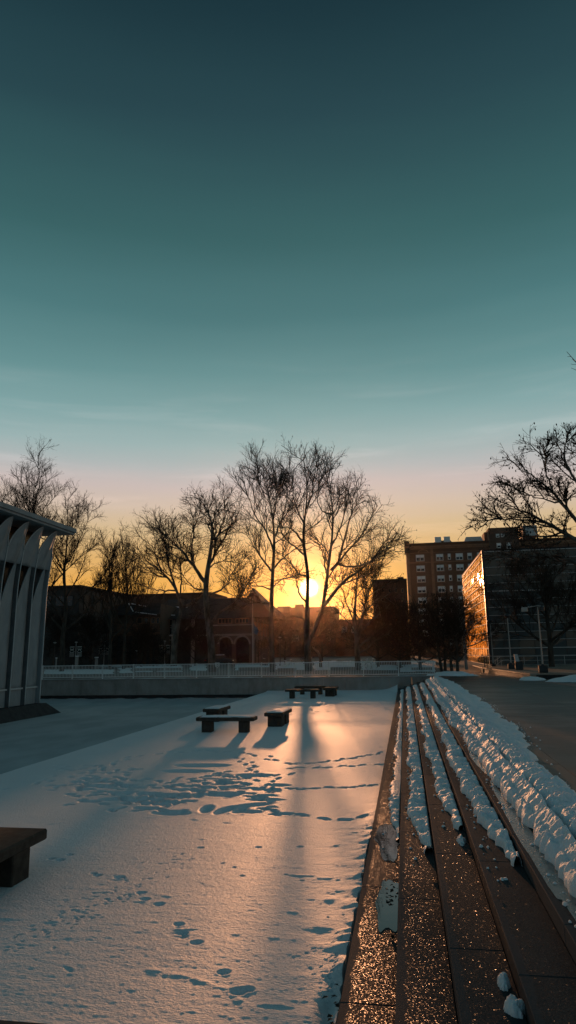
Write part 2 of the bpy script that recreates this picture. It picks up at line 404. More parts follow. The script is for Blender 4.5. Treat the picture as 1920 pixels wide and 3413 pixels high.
def vn(x, y, seed=0):
    xi = np.floor(x).astype(np.int64); yi = np.floor(y).astype(np.int64); fx = x-xi; fy = y-yi
    fx = fx*fx*(3-2*fx); fy = fy*fy*(3-2*fy)
    def h(a, b):
        n = (a*374761393+b*668265263+seed*1442695041) & 0xffffffff
        n = ((n ^ (n >> 13))*1274126177) & 0xffffffff
        return ((n ^ (n >> 16)) & 0xffff)/65535.0
    return (h(xi, yi)*(1-fx)+h(xi+1, yi)*fx)*(1-fy)+(h(xi, yi+1)*(1-fx)+h(xi+1, yi+1)*fx)*fy
def fbm(x, y, seed=0, o=4):
    s = 0; a = .5
    for i in range(o): s = s+a*vn(x*2**i, y*2**i, seed+i*17); a *= .5
    return s
def ridged(x, y, seed=0): return 1-np.abs(2*vn(x, y, seed)-1)
def sstep(x, a, b): t = np.clip((x-a)/(b-a), 0, 1); return t*t*(3-2*t)
def gridmesh(name, X, Y, Z, smooth=True):
    r, c = X.shape; V = np.stack([X, Y, Z], -1).reshape(-1, 3)
    i = np.arange(r*c).reshape(r, c)
    F = np.stack([i[:-1, :-1], i[:-1, 1:], i[1:, 1:], i[1:, :-1]], -1).reshape(-1, 4)
    return npmesh(name, V, F, smooth)

# ------------------------------------------------------------------ levels and layout
R = .142; NOSE = [-.627, -.196, .235, .666, 1.097, 1.528]; TOP = 6*R; YW = 48.63; POOL = -.57; XP = -9.75; YN = 3.58
def gz(x, y): return TOP-.0141*np.clip(np.asarray(y, float)-45, 0, 30)*sstep(np.asarray(x, float), 3, 5.5)

# ground: one mesh of sheets round the sunken court, out to the horizon
def sheets():
    mb = MB()
    def sheet(xs, ys, dz=0.):
        X, Y = np.meshgrid(xs, ys); Z = gz(X, Y)+dz; r, c = X.shape
        V = np.stack([X, Y, Z], -1).reshape(-1, 3); i = np.arange(r*c).reshape(r, c)
        mb.add(V, np.stack([i[:-1, :-1], i[:-1, 1:], i[1:, 1:], i[1:, :-1]], -1).reshape(-1, 4))
    sheet([-900, -300, -60, 2, 2.5, 3, 3.5, 4, 4.5, 5, 5.5, 6, 60, 300, 900], [YW+.45, 55, 60, 65, 70, 75, 80, 100, 300, 1400], -.02)
    sheet([2.55, 3, 3.5, 4, 4.5, 5, 5.5, 6, 60, 300, 900], [-300, 0, 20, 40, 45, YW+.45], -.12)
    sheet([-900, -300, -60], [-300, YW+.45], -.02)
    sheet([-60, 2.55], [-300, YN-.5], -.02)
    return mb.build('ground', 'ground')
struct(sheets())

# snow covered floor of the sunken court
def snow_ground():
    rows = [3.4]
    while rows[-1] < YW: rows.append(rows[-1]*(1.0022 if rows[-1] < 12 else 1.0048)+.0004)
    ys = np.array(rows); ys[-1] = YW
    t = np.linspace(0, 1, 560); xs = XP+(1-(1-t)**1.75)*(NOSE[0]-.012-XP)
    X, Y = np.meshgrid(xs, ys)
    far = 1-sstep(Y, 9, 26)*.75
    Z = .014*(fbm(X/2.6, Y/2.6, 3)-.5)*2+.005*(fbm(X/.8, Y/.5, 9)-.5)*2*far
    Z += ((.0024)*(ridged(X/.30+.6*vn(X/.5, Y/.5, 2), Y/.10, 21)-.5)+(.0028)*(vn(X/.12+.5*vn(X/.4, Y/.3, 81), Y/.055, 33)-.5)+.0038*(vn(X/.045, Y/.03, 35)-.5))*(1-sstep(Y, 6, 22)*.8)
    rs = np.random.RandomState(5)
    def dent(cx, cy, a, b, th, d, rim=.3):
        i0, i1 = np.searchsorted(ys, [cy-2.2*max(a, b), cy+2.2*max(a, b)]); j0, j1 = np.searchsorted(xs, [cx-2.2*max(a, b), cx+2.2*max(a, b)])
        if i1 <= i0 or j1 <= j0: return
        x = X[i0:i1, j0:j1]-cx; y = Y[i0:i1, j0:j1]-cy; c, s = math.cos(th), math.sin(th)
        u = (c*x+s*y)/a; v = (-s*x+c*y)/b; r = np.sqrt(u*u+v*v)
        Z[i0:i1, j0:j1] += -d*(1-sstep(r, .55, 1.05))+d*rim*.22*np.exp(-((r-1.18)/.2)**2)
    def step_at(p, th, d=.055, s=1.): dent(p[0], p[1], .145*s, .062*s, th, d)
    def track(pts, dens=2.3, d=.05, jit=.12, wide=.1):
        P = [on(x*1.32505, y*1.32505, 0)[:2] for x, y in pts]
        for a, b in zip(P[:-1], P[1:]):
            L = np.hypot(*(b-a)); n = max(1, int(L*dens)); th = math.atan2(*(b-a)[::-1]); nv = np.array([-(b-a)[1], (b-a)[0]])/max(L, .01)
            for k in range(n):
                p = a+(b-a)*((k+rs.rand()*.5)/n)+nv*(wide*(1 if k % 2 else -1)+rs.randn()*jit*.5)
                step_at(p, th+rs.randn()*.3, d*(.7+.6*rs.rand()), .9+.3*rs.rand())
    track([(240, 1935), (300, 1912), (380, 1897), (480, 1889), (570, 1890), (640, 1898), (690, 1912), (720, 1925)], 3.2)
    track([(720, 1922), (800, 1918), (880, 1908), (975, 1892)], 4, .05, .06, .05)
    track([(720, 1932), (820, 1930), (970, 1922)], 3.5, .04, .06, .04)
    track([(690, 1985), (780, 1983), (880, 1980), (965, 1972)], 4.5, .06, .08, .07)
    track([(250, 1975), (400, 1978), (550, 1985), (690, 1985)], 4.5, .06, .15, .15)
    track([(0, 1985), (60, 1978), (100, 1962), (160, 1950), (240, 1940)], 2.5, .05)
    track([(600, 1905), (640, 1935), (660, 1960), (690, 1995)], 3.5, .05)
    track([(245, 1925), (280, 1945), (330, 1960), (420, 1968)], 3.5, .05)
    track([(640, 1930), (560, 1948), (470, 1955), (400, 1968)], 3, .05)
    track([(420, 1968), (520, 1958), (600, 1955), (690, 1958), (730, 1940)], 3.2, .05)
    track([(200, 1990), (300, 2000), (380, 2005), (470, 2000), (560, 2005), (650, 2002), (700, 2008)], 3.4, .06, .2, .15)
    track([(180, 2018), (260, 2022), (340, 2030), (300, 2042), (240, 2040)], 3.4, .06, .2, .12)
    track([(760, 2048), (800, 2058), (850, 2062), (900, 2055), (922, 2048)], 4.5, .07, .07, .05)
    track([(630, 1760), (700, 1753), (780, 1758), (860, 1762), (870, 1768), (800, 1775), (700, 1775), (630, 1762)], 1.6, .05)
    track([(560, 1790), (620, 1772), (650, 1760)], 2.5, .05); track([(770, 1792), (800, 1772), (815, 1760)], 3, .06)
    track([(700, 1800), (780, 1795), (830, 1788)], 2.5, .05); track([(830, 1768), (930, 1772), (1000, 1790)], 1.5, .035)
    for x, y, a, b in ((430, 2045, .40, .20), (520, 2035, .14, .33), (565, 2038, .14, .36), (605, 2036, .15, .34), (640, 2025, .42, .15), (665, 2012, .36, .14), (560, 1998, .42, .26), (640, 1950, .5, .22), (700, 1975, .3, .14), (470, 1940, .7, .25), (510, 1925, .8, .3), (370, 2008, .45, .18), (300, 2010, .45, .16), (620, 2042, .34, .13), (710, 2048, .26, .1)):
        p = on(x*1.32505, y*1.32505, 0); dent(p[0], p[1], a, b, rs.randn()*.15, .055, .45)
    for x, y, s in ((355, 2247, 1), (365, 2262, 1), (400, 2274, 1.05), (450, 2324, 1), (458, 2347, 1.1), (462, 2356, .8), (495, 2370, 1.15), (563, 2445, 1.05), (600, 2493, 1.3), (622, 2488, 1.1), (245, 2203, 1), (235, 2198, .8), (300, 2208, 1.2), (150, 2163, 1.2), (130, 2160, 1.), (175, 2150, 1), (650, 2132, .9), (755, 2130, .9), (845, 2129, .8), (505, 2133, .9), (700, 2050, 1.3), (560, 2172, .5), (590, 2182, .5), (720, 2200, .5), (610, 2203, .6), (850, 2215, .5), (760, 2215, .5)):
        p = on(x*1.32505, y*1.32505, 0); dent(p[0], p[1], .060*s, .052*s, 0, .040*min(s, 1.1), .35)
    for i in range(120):     # bird tracks
        q = rs.rand(); x, y = 20+430*q+rs.randn()*30, 2395-240*q+rs.randn()*12
        p = on(x*1.32505, y*1.32505, 0); dent(p[0], p[1], .028, .012, rs.rand()*3, .014, .1)
    for i in range(70):
        x, y = 860+rs.randn()*35, 2440+rs.randn()*45
        p = on(x*1.32505, y*1.32505, 0)
        if p[0] < -.75: dent(p[0], p[1], .03, .012, rs.rand()*3, .016, .1)
    for i in range(60):      # wind pits and crusts
        y = 4.5+14*rs.rand()**1.5; x = -.8-6*rs.rand(); dent(x, y, .05+.16*rs.rand(), .02+.03*rs.rand(), rs.randn()*.2, -.004-.004*rs.rand() if rs.rand() < .6 else .008, .2)
    for i in range(230):
        q = rs.rand(); x = 190+rs.rand()*520; yc_ = 1990+22*math.sin(x*.02); y = yc_+rs.randn()*17
        p = on(x*1.32505, y*1.32505, 0); dent(p[0], p[1], .10+.22*rs.rand()**2, .05+.03*rs.rand(), rs.randn()*.25, .045*(.6+.8*rs.rand()), .3)
    for i in range(60):
        x = 120+rs.rand()*230; y = 1925+rs.rand()*70; p = on(x*1.32505, y*1.32505, 0); step_at(p, rs.randn()*.4, .035, .9)
    # a low drag ridge near the camera
    P = [on(x*1.32505, y*1.32505, 0)[:2] for x, y in ((372, 2436), (420, 2444), (470, 2456), (540, 2480), (592, 2491))]
    sub = (Y < 8); RD = np.zeros_like(Z)
    for a, b in zip(P[:-1], P[1:]):
        d = b-a; L2 = d@d; tt = np.clip(((X-a[0])*d[0]+(Y-a[1])*d[1])/L2, 0, 1)
        dist = np.hypot(X-a[0]-tt*d[0], Y-a[1]-tt*d[1]); RD = np.maximum(RD, .006*np.exp(-(dist/.03)**2)*sub*(.6+.5*vn(X*14, Y*14, 4)))
    Z += RD
    # snow swells and breaks up towards the first riser
    e = NOSE[0]-X; near = 1-sstep(Y, 8.5, 16)
    Z += (.05*ridged(X/.5, Y/.17, 51)*near+.012)*np.exp(-(e/.16)**2)+.03*near*np.exp(-(e/.5)**2)*(vn(X/.25, Y/.16, 61)-.4)
    Z -= .10*np.exp(-((X+.72)/.10)**2-((Y-6.0)/.33)**2)
    scal = .05*ridged(Y/.19, Y*0+.5, 71)*near
    Z = np.where(e < scal+.006, -.08, Z)
    # drift in the far corner by the wall
    Z += .42*np.exp(-((X+.3)/.85)**2)*sstep(Y, 45.8, 48.2)*(.7+.5*fbm(X*2, Y*2, 8))
    Z += .05*np.exp(-(YW-Y)/.5)
    o = link('snow_ground', gridmesh('snow_ground', X, Y, Z), 'snow'); return struct(o)
snow_ground()

# frozen pool, lower than the court
def pool():
    ys = np.concatenate([np.linspace(3, 20, 70), np.linspace(20.2, YW+.3, 120)]); xs = np.linspace(-46, XP-.02, 150)
    X, Y = np.meshgrid(xs, ys); Z = POOL+.03*(fbm(X/3, Y/3, 5)-.5)+.006*(fbm(X/.5, Y/.5, 6)-.5)
    Z += .10*np.exp(-(YW-.05-Y)/.35)*(.3+fbm(X*1.3, Y*1.3, 12))
    return struct(link('frozen_pool', gridmesh('frozen_pool', X, Y, Z), 'pool'))
pool()
mb = MB(); mb.box((XP-.005, YN, -.9), (XP+.10, YW-.02, -.045)); struct(mb.build('court_edge', 'wall'))
struct(MB().box((XP+.1, YN, -.9), (NOSE[0], YW, -.16)).build('court_floor', 'landing'))

# ------------------------------------------------------------------ stone steps: every slab a piece
def steps():
    st = thing('stone_steps', 'flight of wet aggregate steps climbing from the snowy court to the path', 'steps', (0, 25, 0))
    L = 2.62; n = 18
    for i in range(6):
        x0 = NOSE[i]; x1 = NOSE[i+1]-.004 if i < 5 else 2.10
        off = (.35, 1.1, .0, .75, .2, .9)[i]
        y = YN-off; first = None
        while y < YW-.05:
            a = max(y, YN); b = min(y+L, YW-.02); cut = (a != y) or (b != y+L)
            if b-a > .15:
                nm = 'step_slab'
                if first is not None and not cut: again(first, (0, a+.005-first_y, 0))
                else:
                    m = MB().cbox((x0, a+.005, -.3), (x1, b-.005, (i+1)*R), .006)
                    o = m.build(nm, 'step' if i < 5 else 'landing', st)
                    if not cut: first = o; first_y = a+.005
            y += L
    k = None; y = YN
    while y < YW-1:
        if k is None: k = MB().cbox((2.105, y+.006, .3), (2.465, y+2.994, TOP+.012), .012).build('curb_stone', 'curb', st)
        else: again(k, (0, y-YN, 0))
        y += 3.0
steps()

# path of big concrete slabs beyond the curb
def path():
    pt = thing('concrete_path', 'wide dark wet path of concrete slabs beside the steps', 'path', (7, 30, TOP))
    xs = [2.47, 5.2, 7.95, 10.7, 13.45, 16.2]; Y0 = -1.4
    for i in range(5):
        for j in range(18):
            y = Y0+4.5*j
            if y+4.5 > 78 or (i >= 2 and y > 39.5) : continue
            x0, x1, y0, y1 = xs[i]+.007, xs[i+1]-.007, y+.007, y+4.493
            z = [float(gz(a, b)) for a, b in ((x0, y0), (x1, y0), (x1, y1), (x0, y1))]
            dz = random.Random(i*31+j).uniform(-.003, .003)
            V = [(a, b, c-.1) for (a, b), c in zip(((x0, y0), (x1, y0), (x1, y1), (x0, y1)), z)]+[(a, b, c+dz) for (a, b), c in zip(((x0, y0), (x1, y0), (x1, y1), (x0, y1)), z)]
            MB().hexa(V).build('path_slab', 'path', pt)
path()

# ------------------------------------------------------------------ melting snow left on the steps
def stair(x):
    z = np.zeros_like(x)
    for i in range(6): z = z+R*sstep(x, NOSE[i]-.012, NOSE[i]+.002)
    return z
def stair_soft(x): return np.interp(x, [1.12, 1.42, 1.54, 1.70, 2.1, 3.0], [5*R, 5*R+.03, 6*R+.012, 6*R, 6*R, 6*R])
def snow_band(name, xl, xr, base, thick, y0, y1, nc, seed, feather=0., k=.0024):
    rows = [y0]
    while rows[-1] < y1: rows.append(rows[-1]*(1+k))
    ys = np.array(rows); ys[-1] = y1; t = np.linspace(0, 1, nc)
    a = xl(ys); b = xr(ys); T, Y = np.meshgrid(t, ys); A = a[:, None]; B = b[:, None]
    lump = ridged(Y/.30+.5*T, T*1.2+Y*.15, seed)
    A = A-.055*(ridged(Y/.26, Y*0, seed+3)-.4)-.03*(vn(Y/.08, Y*0, seed+4)-.5)
    X = A+T*(B-A)
    W = (B-A)
    dl = T*W; dr = (1-T)*W
    prof = np.sqrt(np.clip(1-(1-np.clip(dl/.085, 0, 1))**2, 0, 1))
    prof = prof*(np.sqrt(np.clip(1-(1-np.clip(dr/max(.03, feather), 0, 1))**2, 0, 1)) if feather < .3 else sstep(dr, -.02, feather))
    skew = Y+.45*X
    w1 = ridged(skew/.165+.9*vn(X/.3, Y/.5, seed+7), X/.6, seed+5); w2 = ridged(skew/.07+vn(X/.2, Y/.2, seed+8), X/.25, seed+6)
    th = thick(X, Y)*prof*(.24+.36*lump+.50*w1**1.3+.24*w2+.45*(fbm(X/.16, Y/.16, seed+9)-.5)+.16*(vn(X/.025, Y/.035, seed+11)-.5))
    Z = base(X)+np.where(prof > .02, th, -.02)
    o = link(name, gridmesh(name, X, Y, Z), 'snow_lump'); stuff(o)
    return o
one = lambda v: (lambda y: np.full_like(y, v))
def band_left(i, w, ynear, taper):
    return lambda y: NOSE[i+1]-.016-w*(.35+.65*sstep(y, ynear, ynear+taper))*(.75+.5*vn(y/.9, y*0, 90+i))
for i, (w, yn, tp, th) in enumerate(((.17, 10.4, 3, .075), (.25, 9.3, 2.2, .10), (.25, 9.9, 2.6, .10), (.26, 7.9, 2.2, .12))):
    gap = (lambda X, Y: .075*(.25+.75*sstep(np.abs(Y-16.5), 1.5, 4.5))) if i == 0 else (lambda X, Y, th=th: np.full_like(X, th))
    o = snow_band('step_snow', band_left(i, w, yn, tp), one(NOSE[i+1]-.012), lambda x, z=(i+1)*R: np.full_like(x, z-.004), gap, yn, 46.3-.25*i, 26, 100+40*i)
    o['label'] = ('thin broken ribbon of melting snow along the lowest tread', 'ribbon of lumpy snow on the second tread up', 'ribbon of lumpy snow on the third tread up', 'thick lumpy snow ribbon on the fourth tread, reaching closest')[i]; o['category'] = 'snow'
wob = lambda y, s, a, l: a*(fbm(y/l, y*0, s)-.5)
o = snow_band('step_snow', lambda y: 1.30+wob(y, 5, .22, 1.2)-.10*sstep(y, 14, 22), lambda y: np.full_like(y, 1.60)+wob(y, 9, .12, .8), stair_soft, lambda X, Y: .135*np.ones_like(X), 3.7, 46, 40, 300, .06)
tagp(o, 'broad lumpy snow bank covering the fifth tread below the landing', 'snow')
def xedge(y): return np.interp(y, [3, 7.8, 10.7, 14, 15.6, 20, 28, 41, 46], [2.05, 2.02, 2.12, 2.12, 2.5, 2.62, 2.75, 2.6, 2.35])+wob(y, 15, .45, .55)
o = snow_band('landing_snow', lambda y: 1.66+wob(y, 19, .2, .9), xedge, lambda x: stair_soft(x)+.006, lambda X, Y: .17*np.ones_like(X)*(.35+.65*np.exp(-((X-1.86)/.26)**2)), 3.7, 46.6, 56, 500, .16)
tagp(o, 'ridged snow bank on the landing, its ragged edge melting onto the path', 'snow')
def lump(cx, cy, cz, sx, sy, h, seed, label, name='snow_lump', grp=None):
    n = 44; u = np.linspace(-1.3, 1.3, n); U, V = np.meshgrid(u, u)
    rr = np.sqrt(U**2+V**2)+.8*(fbm(U*1.9+seed, V*1.9, seed)-.45)
    Z = np.where(rr < 1, h*np.clip(1-rr**2, 0, 1)**.6*(.35+.6*fbm(U*2.2, V*2.2, seed+2)+.45*ridged(V*2.6+U*.8, U, seed+5)), -.03)
    o = link(name, gridmesh(name, U*sx, V*sy, Z), 'snow_lump', None, (cx, cy, cz)); return tagp(o, label, 'snow', grp)
lump(.58, 5.62, 3*R, .05, .085, .075, 4, 'upper of two small snow lumps left on the third tread nearest the camera')
lump(.60, 5.27, 3*R, .07, .10, .075, 9, 'lower of two small snow lumps at the bottom edge of the photo')
lump(.57, 9.35, 3*R, .055, .16, .07, 13, 'lone snow lump on the third tread below the end of its ribbon')
lump(10.6, 41.3, float(gz(10.6, 41)), 3.0, 1.0, .42, 23, 'grey melting snow heap against the granite terrace on the right', 'snow_heap')
lump(7.35, 43.6, float(gz(7.3, 43.6)), .7, .9, .2, 29, 'small snow heap at the corner of the granite ledge', 'snow_heap')
lump(3.2, 52.5, float(gz(3.2, 52.5)), 1.5, 1.1, .3, 31, 'snow heap around the trunks of the small dark trees', 'snow_heap')

def crumbs():
    rs = np.random.RandomState(77); V = []; F = []
    def crumb(x, y, z, r):
        n = len(V); k = 7
        for a in range(k): q = 2*math.pi*a/k; rr = r*(.7+.6*rs.rand()); V.append((x+rr*math.cos(q), y+rr*1.3*math.sin(q), z-.003))
        for a in range(k): q = 2*math.pi*a/k; rr = r*(.35+.4*rs.rand()); V.append((x+rr*math.cos(q), y+rr*1.3*math.sin(q), z+r*(.45+.4*rs.rand())))
        for a in range(k): F.append((n+a, n+(a+1) % k, n+k+(a+1) % k, n+k+a))
        V.append((x, y, z+r*.85)); c = len(V)-1
        for a in range(0, k): F.append((n+k+a, n+k+(a+1) % k, c, c))
    for i in range(520):
        y = 5+24*rs.rand()**1.6; tread = rs.choice([0, 1, 2, 3, 3, 4, 4]); r = (.008+.022*rs.rand()**2)
        yn = (10.4, 9.3, 9.9, 7.9, 4)[tread]
        if y < yn-.6: continue
        w = (.2, .27, .27, .28, .34)[tread]; x = NOSE[tread+1]-.02-w*(.75+.5*rs.rand()) if tread < 4 else 1.14+.14*rs.rand()
        crumb(x, y, (tread+1)*R, r)
    for i in range(230):
        y = 5+26*rs.rand()**1.4; x = float(xedge(np.array([y]))[0])+abs(rs.randn())*.13-.03; crumb(x, y, TOP+(.012 if x < 2.47 else 0), .008+.022*rs.rand()**2)
    V2 = np.array(V); tri = [(a, b, c, d) for a, b, c, d in F]
    me = bpy.data.meshes.new('snow_crumbs'); me.from_pydata(V, [], [f if f[2] != f[3] else f[:3] for f in F])
    for p in me.polygons: p.use_smooth = True
    o = stuff(link('snow_crumbs', me, 'snow_lump')); return o
crumbs()

# meltwater puddles and ice film
def puddle(name, label, cx, cy, z, sx, sy, seed, mat, xmax=None):
    n = 120; V = [(0, 0, 0)]; F = []
    for j in range(n):
        a = 2*math.pi*j/n; r = 1+.55*(float(fbm(np.array([math.cos(a)*.9+seed]), np.array([math.sin(a)*2.2]), seed, 5)[0])-.47)*2
        x = sx*r*math.cos(a)
        if xmax is not None: x = min(x, xmax-cx)
        V.append((x, sy*r*math.sin(a), 0)); F.append((0, 1+j, 1+(j+1) % n))
    me = bpy.data.meshes.new(name); me.from_pydata(V, [], F); o = link(name, me, mat, None, (cx, cy, z)); tagp(o, label, 'puddle'); return struct(o)
puddle('puddle', 'long puddle on the lowest tread mirroring the sky', -.30, 8.1, R+.004, .13, .75, 3, 'water', NOSE[1]-.012)
puddle('puddle', 'second puddle further up the lowest tread', -.36, 10.5, R+.004, .17, .85, 7, 'water', NOSE[1]-.012)
puddle('ice_film', 'pale ice film beside the broad snow bank on the fifth tread', 1.235, 8.4, 5*R+.004, .085, 2.9, 18, 'puddle_ice', 1.5)
puddle('ice_film', 'pale ice film further up the fifth tread', 1.24, 14.2, 5*R+.004, .075, 1.7, 21, 'puddle_ice', 1.5)

# dead leaves blown into the corner of the lowest tread and the snow edge
def leaf_mesh():
    pr = [(0, 0), (.35, .22), (.3, .45), (.62, .62), (.34, .7), (.18, .95), (0, 1.25)]
    V = [(x, y, .12*x+.1*math.sin(y*3)) for x, y in pr]+[(-x, y, .16*x+.1*math.sin(y*3)) for x, y in pr[1:-1]]+[(0, .62, .0)]
    ring = list(range(7))+list(range(11, 6, -1)); c = 12
    F = [(c, ring[i], ring[(i+1) % 12]) for i in range(12)]
    me = bpy.data.meshes.new('leaf'); me.from_pydata(V, [], F); return me
LEAF = leaf_mesh(); LEAF.materials.append(MATS['leafdead'])
rl = random.Random(11)
def leaf(x, y, z, s, label, grp):
    o = bpy.data.objects.new('dead_leaf', LEAF); COL.objects.link(o); o.location = (x, y, z); o.scale = (s, s, s)
    o.rotation_euler = (rl.uniform(-.5, .5), rl.uniform(-.5, .5), rl.uniform(0, 6.3)); tagp(o, label, 'leaf', grp)
for i in range(16): leaf(rl.gauss(-.27, .035), rl.gauss(8.15, .33), R+.012+rl.random()*.03, rl.uniform(.025, .045), 'dead brown leaf in the soggy clump by the puddle on the lowest tread', 'leaves clumped by the puddle')
for i in range(20): leaf(rl.gauss(-.70, .03), rl.gauss(5.95, .2), -.03+rl.random()*.10, rl.uniform(.03, .05), 'dead leaf caught in the hollow at the snow edge beside the steps', 'leaves in the snow edge hollow')
for x, y, i in ((.16, 8.3, 1), (-.25, 9.45, 0), (-.28, 7.2, 0), (-.25, 7.05, 0), (.72, 7.0, 3)): leaf(x, y, (i+1)*R+.012, .05, 'single dead leaf lying on its own on a wet tread', 'stray leaves on the treads')

# coping of the terrace the photographer stands on
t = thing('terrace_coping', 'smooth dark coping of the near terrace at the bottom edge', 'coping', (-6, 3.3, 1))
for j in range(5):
    MB().cbox((-12+2.06*j+.004, YN-.62, -.8), (-12+2.06*(j+1)-.004, YN-.0, 1.0), .02).build('coping_block', 'coping_shade', t)

# ------------------------------------------------------------------ benches
def bench(name, label, c, ang, L, W, H, legs, grp, thick=.13, snow=0, seed=1):
    t = thing(name, label, 'bench', (c[0], c[1], 0), grp); t.rotation_euler = (0, 0, ang)
    ORG[t] = np.zeros(3)
    MB().cbox((-L/2, -W/2, H-thick), (L/2, W/2, H), .02).build('seat', 'bench', t)
    for lx, lw in legs: MB().cbox((lx-lw/2, -W/2+.09, -.12), (lx+lw/2, W/2-.09, H-thick-.001), .015).build('leg', 'bench', t)
    if snow:
        n = 22; u = np.linspace(-1, 1, n); U, V = np.meshgrid(u, u); edge = np.minimum(1-np.abs(U), 1-np.abs(V))+.25*(fbm(U*2+seed, V*2, seed)-.5)
        Z = np.where(edge > .06, (.055)*np.sqrt(np.clip((edge-.06)/.5, 0, 1))*(.7+.6*fbm(U*3, V*3, seed)), -.01)
        me = gridmesh('snow_patch', U*(L/2-.05), V*(W/2-.04), Z); link('snow_patch', me, 'snow_flat', t, (0, 0, H))
    return t
G2 = 'benches in the court'
two = lambda L: ((-L*.27, .30), (L*.31, .30))
bench('stone_bench', 'long dark stone bench in front of two others, mid court, end legs showing gap', (-6.42, 24.55), -.01, 2.12, .62, .52, ((-.70, .34), (.64, .32)), G2, .13, 1, 3)
bench('stone_bench', 'square-on stone bench right of the long mid court bench, snow on top', (-4.98, 26.95), math.pi/2-.02, 1.9, .72, .52, ((-.45, .62), (.48, .62)), G2, .13, 1, 8)
bench('stone_bench', 'stone bench behind and left of the long mid court bench, snow on top', (-7.92, 28.65), math.pi/2-.02, 1.7, .72, .52, ((-.4, .55), (.42, .55)), G2, .13, 1, 14)
bench('stone_bench', 'far long stone bench, front one of the trio by the wall', (-6.2, 41.55), -.05, 2.02, .62, .52, ((-.64, .26), (.64, .26)), G2)
bench('stone_bench', 'far long stone bench, rear one of the trio by the wall', (-6.2, 45.15), -.05, 2.02, .62, .52, ((-.55, .22), (.64, .22)), G2)
bench('stone_bench', 'far end-on stone bench at the right of the trio by the wall', (-4.7, 43.6), math.pi/2-.05, 1.75, .72, .52, ((-.4, .55), (.42, .55)), G2)
bench('stone_bench', 'near stone bench cut off by the left edge of the photo', (-5.66, 8.1), math.pi/2-.01, 1.9, 1.66, .53, ((-.50, .34), (.50, .40)), G2, .135)

# ------------------------------------------------------------------ far retaining wall and its white fence
def retaining_wall():
    w = thing('retaining_wall', 'low concrete retaining wall across the far end of the court', 'wall', (-15, YW, 0))
    pw = 1.52; first = None
    for j in range(26):
        x1 = 1.86-pw*j; x0 = x1-pw; zb = -.3 if x0 > XP-1 else -.16
        if j in (0,) or zb != -.3 and (first is None or first_zb != zb):
            first = MB().cbox((x0+.004, YW, zb), (x1-.004, YW+.32, .90), .008).build('wall_panel', 'wall', w); fx = x0; first_zb = zb
        elif zb == first_zb: again(first, (x0-fx, 0, 0))
    MB().box((-40, YW+.12, -.9), (XP-.1, YW+.3, -.17)).build('recess', 'plinth', w)
    MB().box((-40, YW-.03, -.20), (XP-.1, YW+.05, -.163)).build('ledge', 'coping', w)
    MB().cbox((-38.5, YW-.05, .904), (1.95, YW+.46, .965), .012).build('coping', 'coping', w)
    X, Y = np.meshgrid(np.linspace(-38, 1.7, 400), np.linspace(YW+.02, YW+.42, 7))
    Z = .963+np.where((Y > YW+.05) & (Y < YW+.40), .06*np.clip(fbm(X*.9, Y*2, 2)-.34, 0, 1)+.012*fbm(X*4, Y*4, 6)-.004, -.01)
    stuff(link('snow_cover', gridmesh('snow_cover', X, Y, Z), 'snow_flat', w, -ORG[w]))
retaining_wall()
def white_fence():
    z0, z1 = .965, 1.965; yf = YW+.26
    w = thing('metal_fence', 'white metal picket fence running along the top of the retaining wall', 'fence', (-15, yf, z0))
    xe = 1.88; sp = 2.42; npost = 14
    p = MB().box((xe-.035, yf-.035, z0-.01), (xe+.035, yf+.035, z1+.035)).build('post', 'white_metal', w)
    for j in range(1, npost): again(p, (-sp*j, 0, 0))
    MB().tube([(xe-.04, yf, z1-.02), (xe-sp*(npost-1), yf, z1-.02)], .028, 8).build('top_rail', 'white_metal', w)
    MB().box((xe-sp*(npost-1), yf-.022, z0+.10), (xe-.036, yf+.022, z0+.15)).build('bottom_rail', 'white_metal', w)
    b = None; n = 21; cnt = 0
    for j in range(npost-1):
        for k in range(1, n):
            x = xe-sp*j-sp*k/n; cnt += 1
            if cnt > 258: break
            if b is None: b = MB().box((x-.012, yf-.012, z0+.15), (x+.012, yf+.012, z1-.045)).build('picket', 'white_metal', w); bx = x
            else: again(b, (x-bx, 0, 0))
    e = at(724, 2217, yf-.05)
    sh = [(-.17, .18), (.17, .18), (.17, 0), (.11, -.13), (0, -.22), (-.11, -.13), (-.17, 0)]
    m = MB(); V = [(e[0]+x, yf-.05, e[2]+z) for x, z in sh]+[(e[0]+x*.72, yf-.05, e[2]+z*.72) for x, z in sh]; V2 = [(x, y+.02, z) for x, y, z in V]
    m.add(V, [(i, (i+1) % 7, 7+(i+1) % 7, 7+i) for i in range(7)]); m.add(V2, [(i, 7+i, 7+(i+1) % 7, (i+1) % 7) for i in range(7)])
    m.add(V[:7]+V2[:7], [(i, 7+i, 7+(i+1) % 7, (i+1) % 7) for i in range(7)])
    for a, b2 in (((-.11, .09), (-.05, -.10)), ((-.05, -.10), (0, .03)), ((0, .03), (.05, -.10)), ((.05, -.10), (.11, .09))):
        m.tube([(e[0]+a[0], yf-.04, e[2]+a[1]), (e[0]+b2[0], yf-.04, e[2]+b2[1])], .018, 6)
    m.build('emblem_shield', 'white_metal', w)
white_fence()

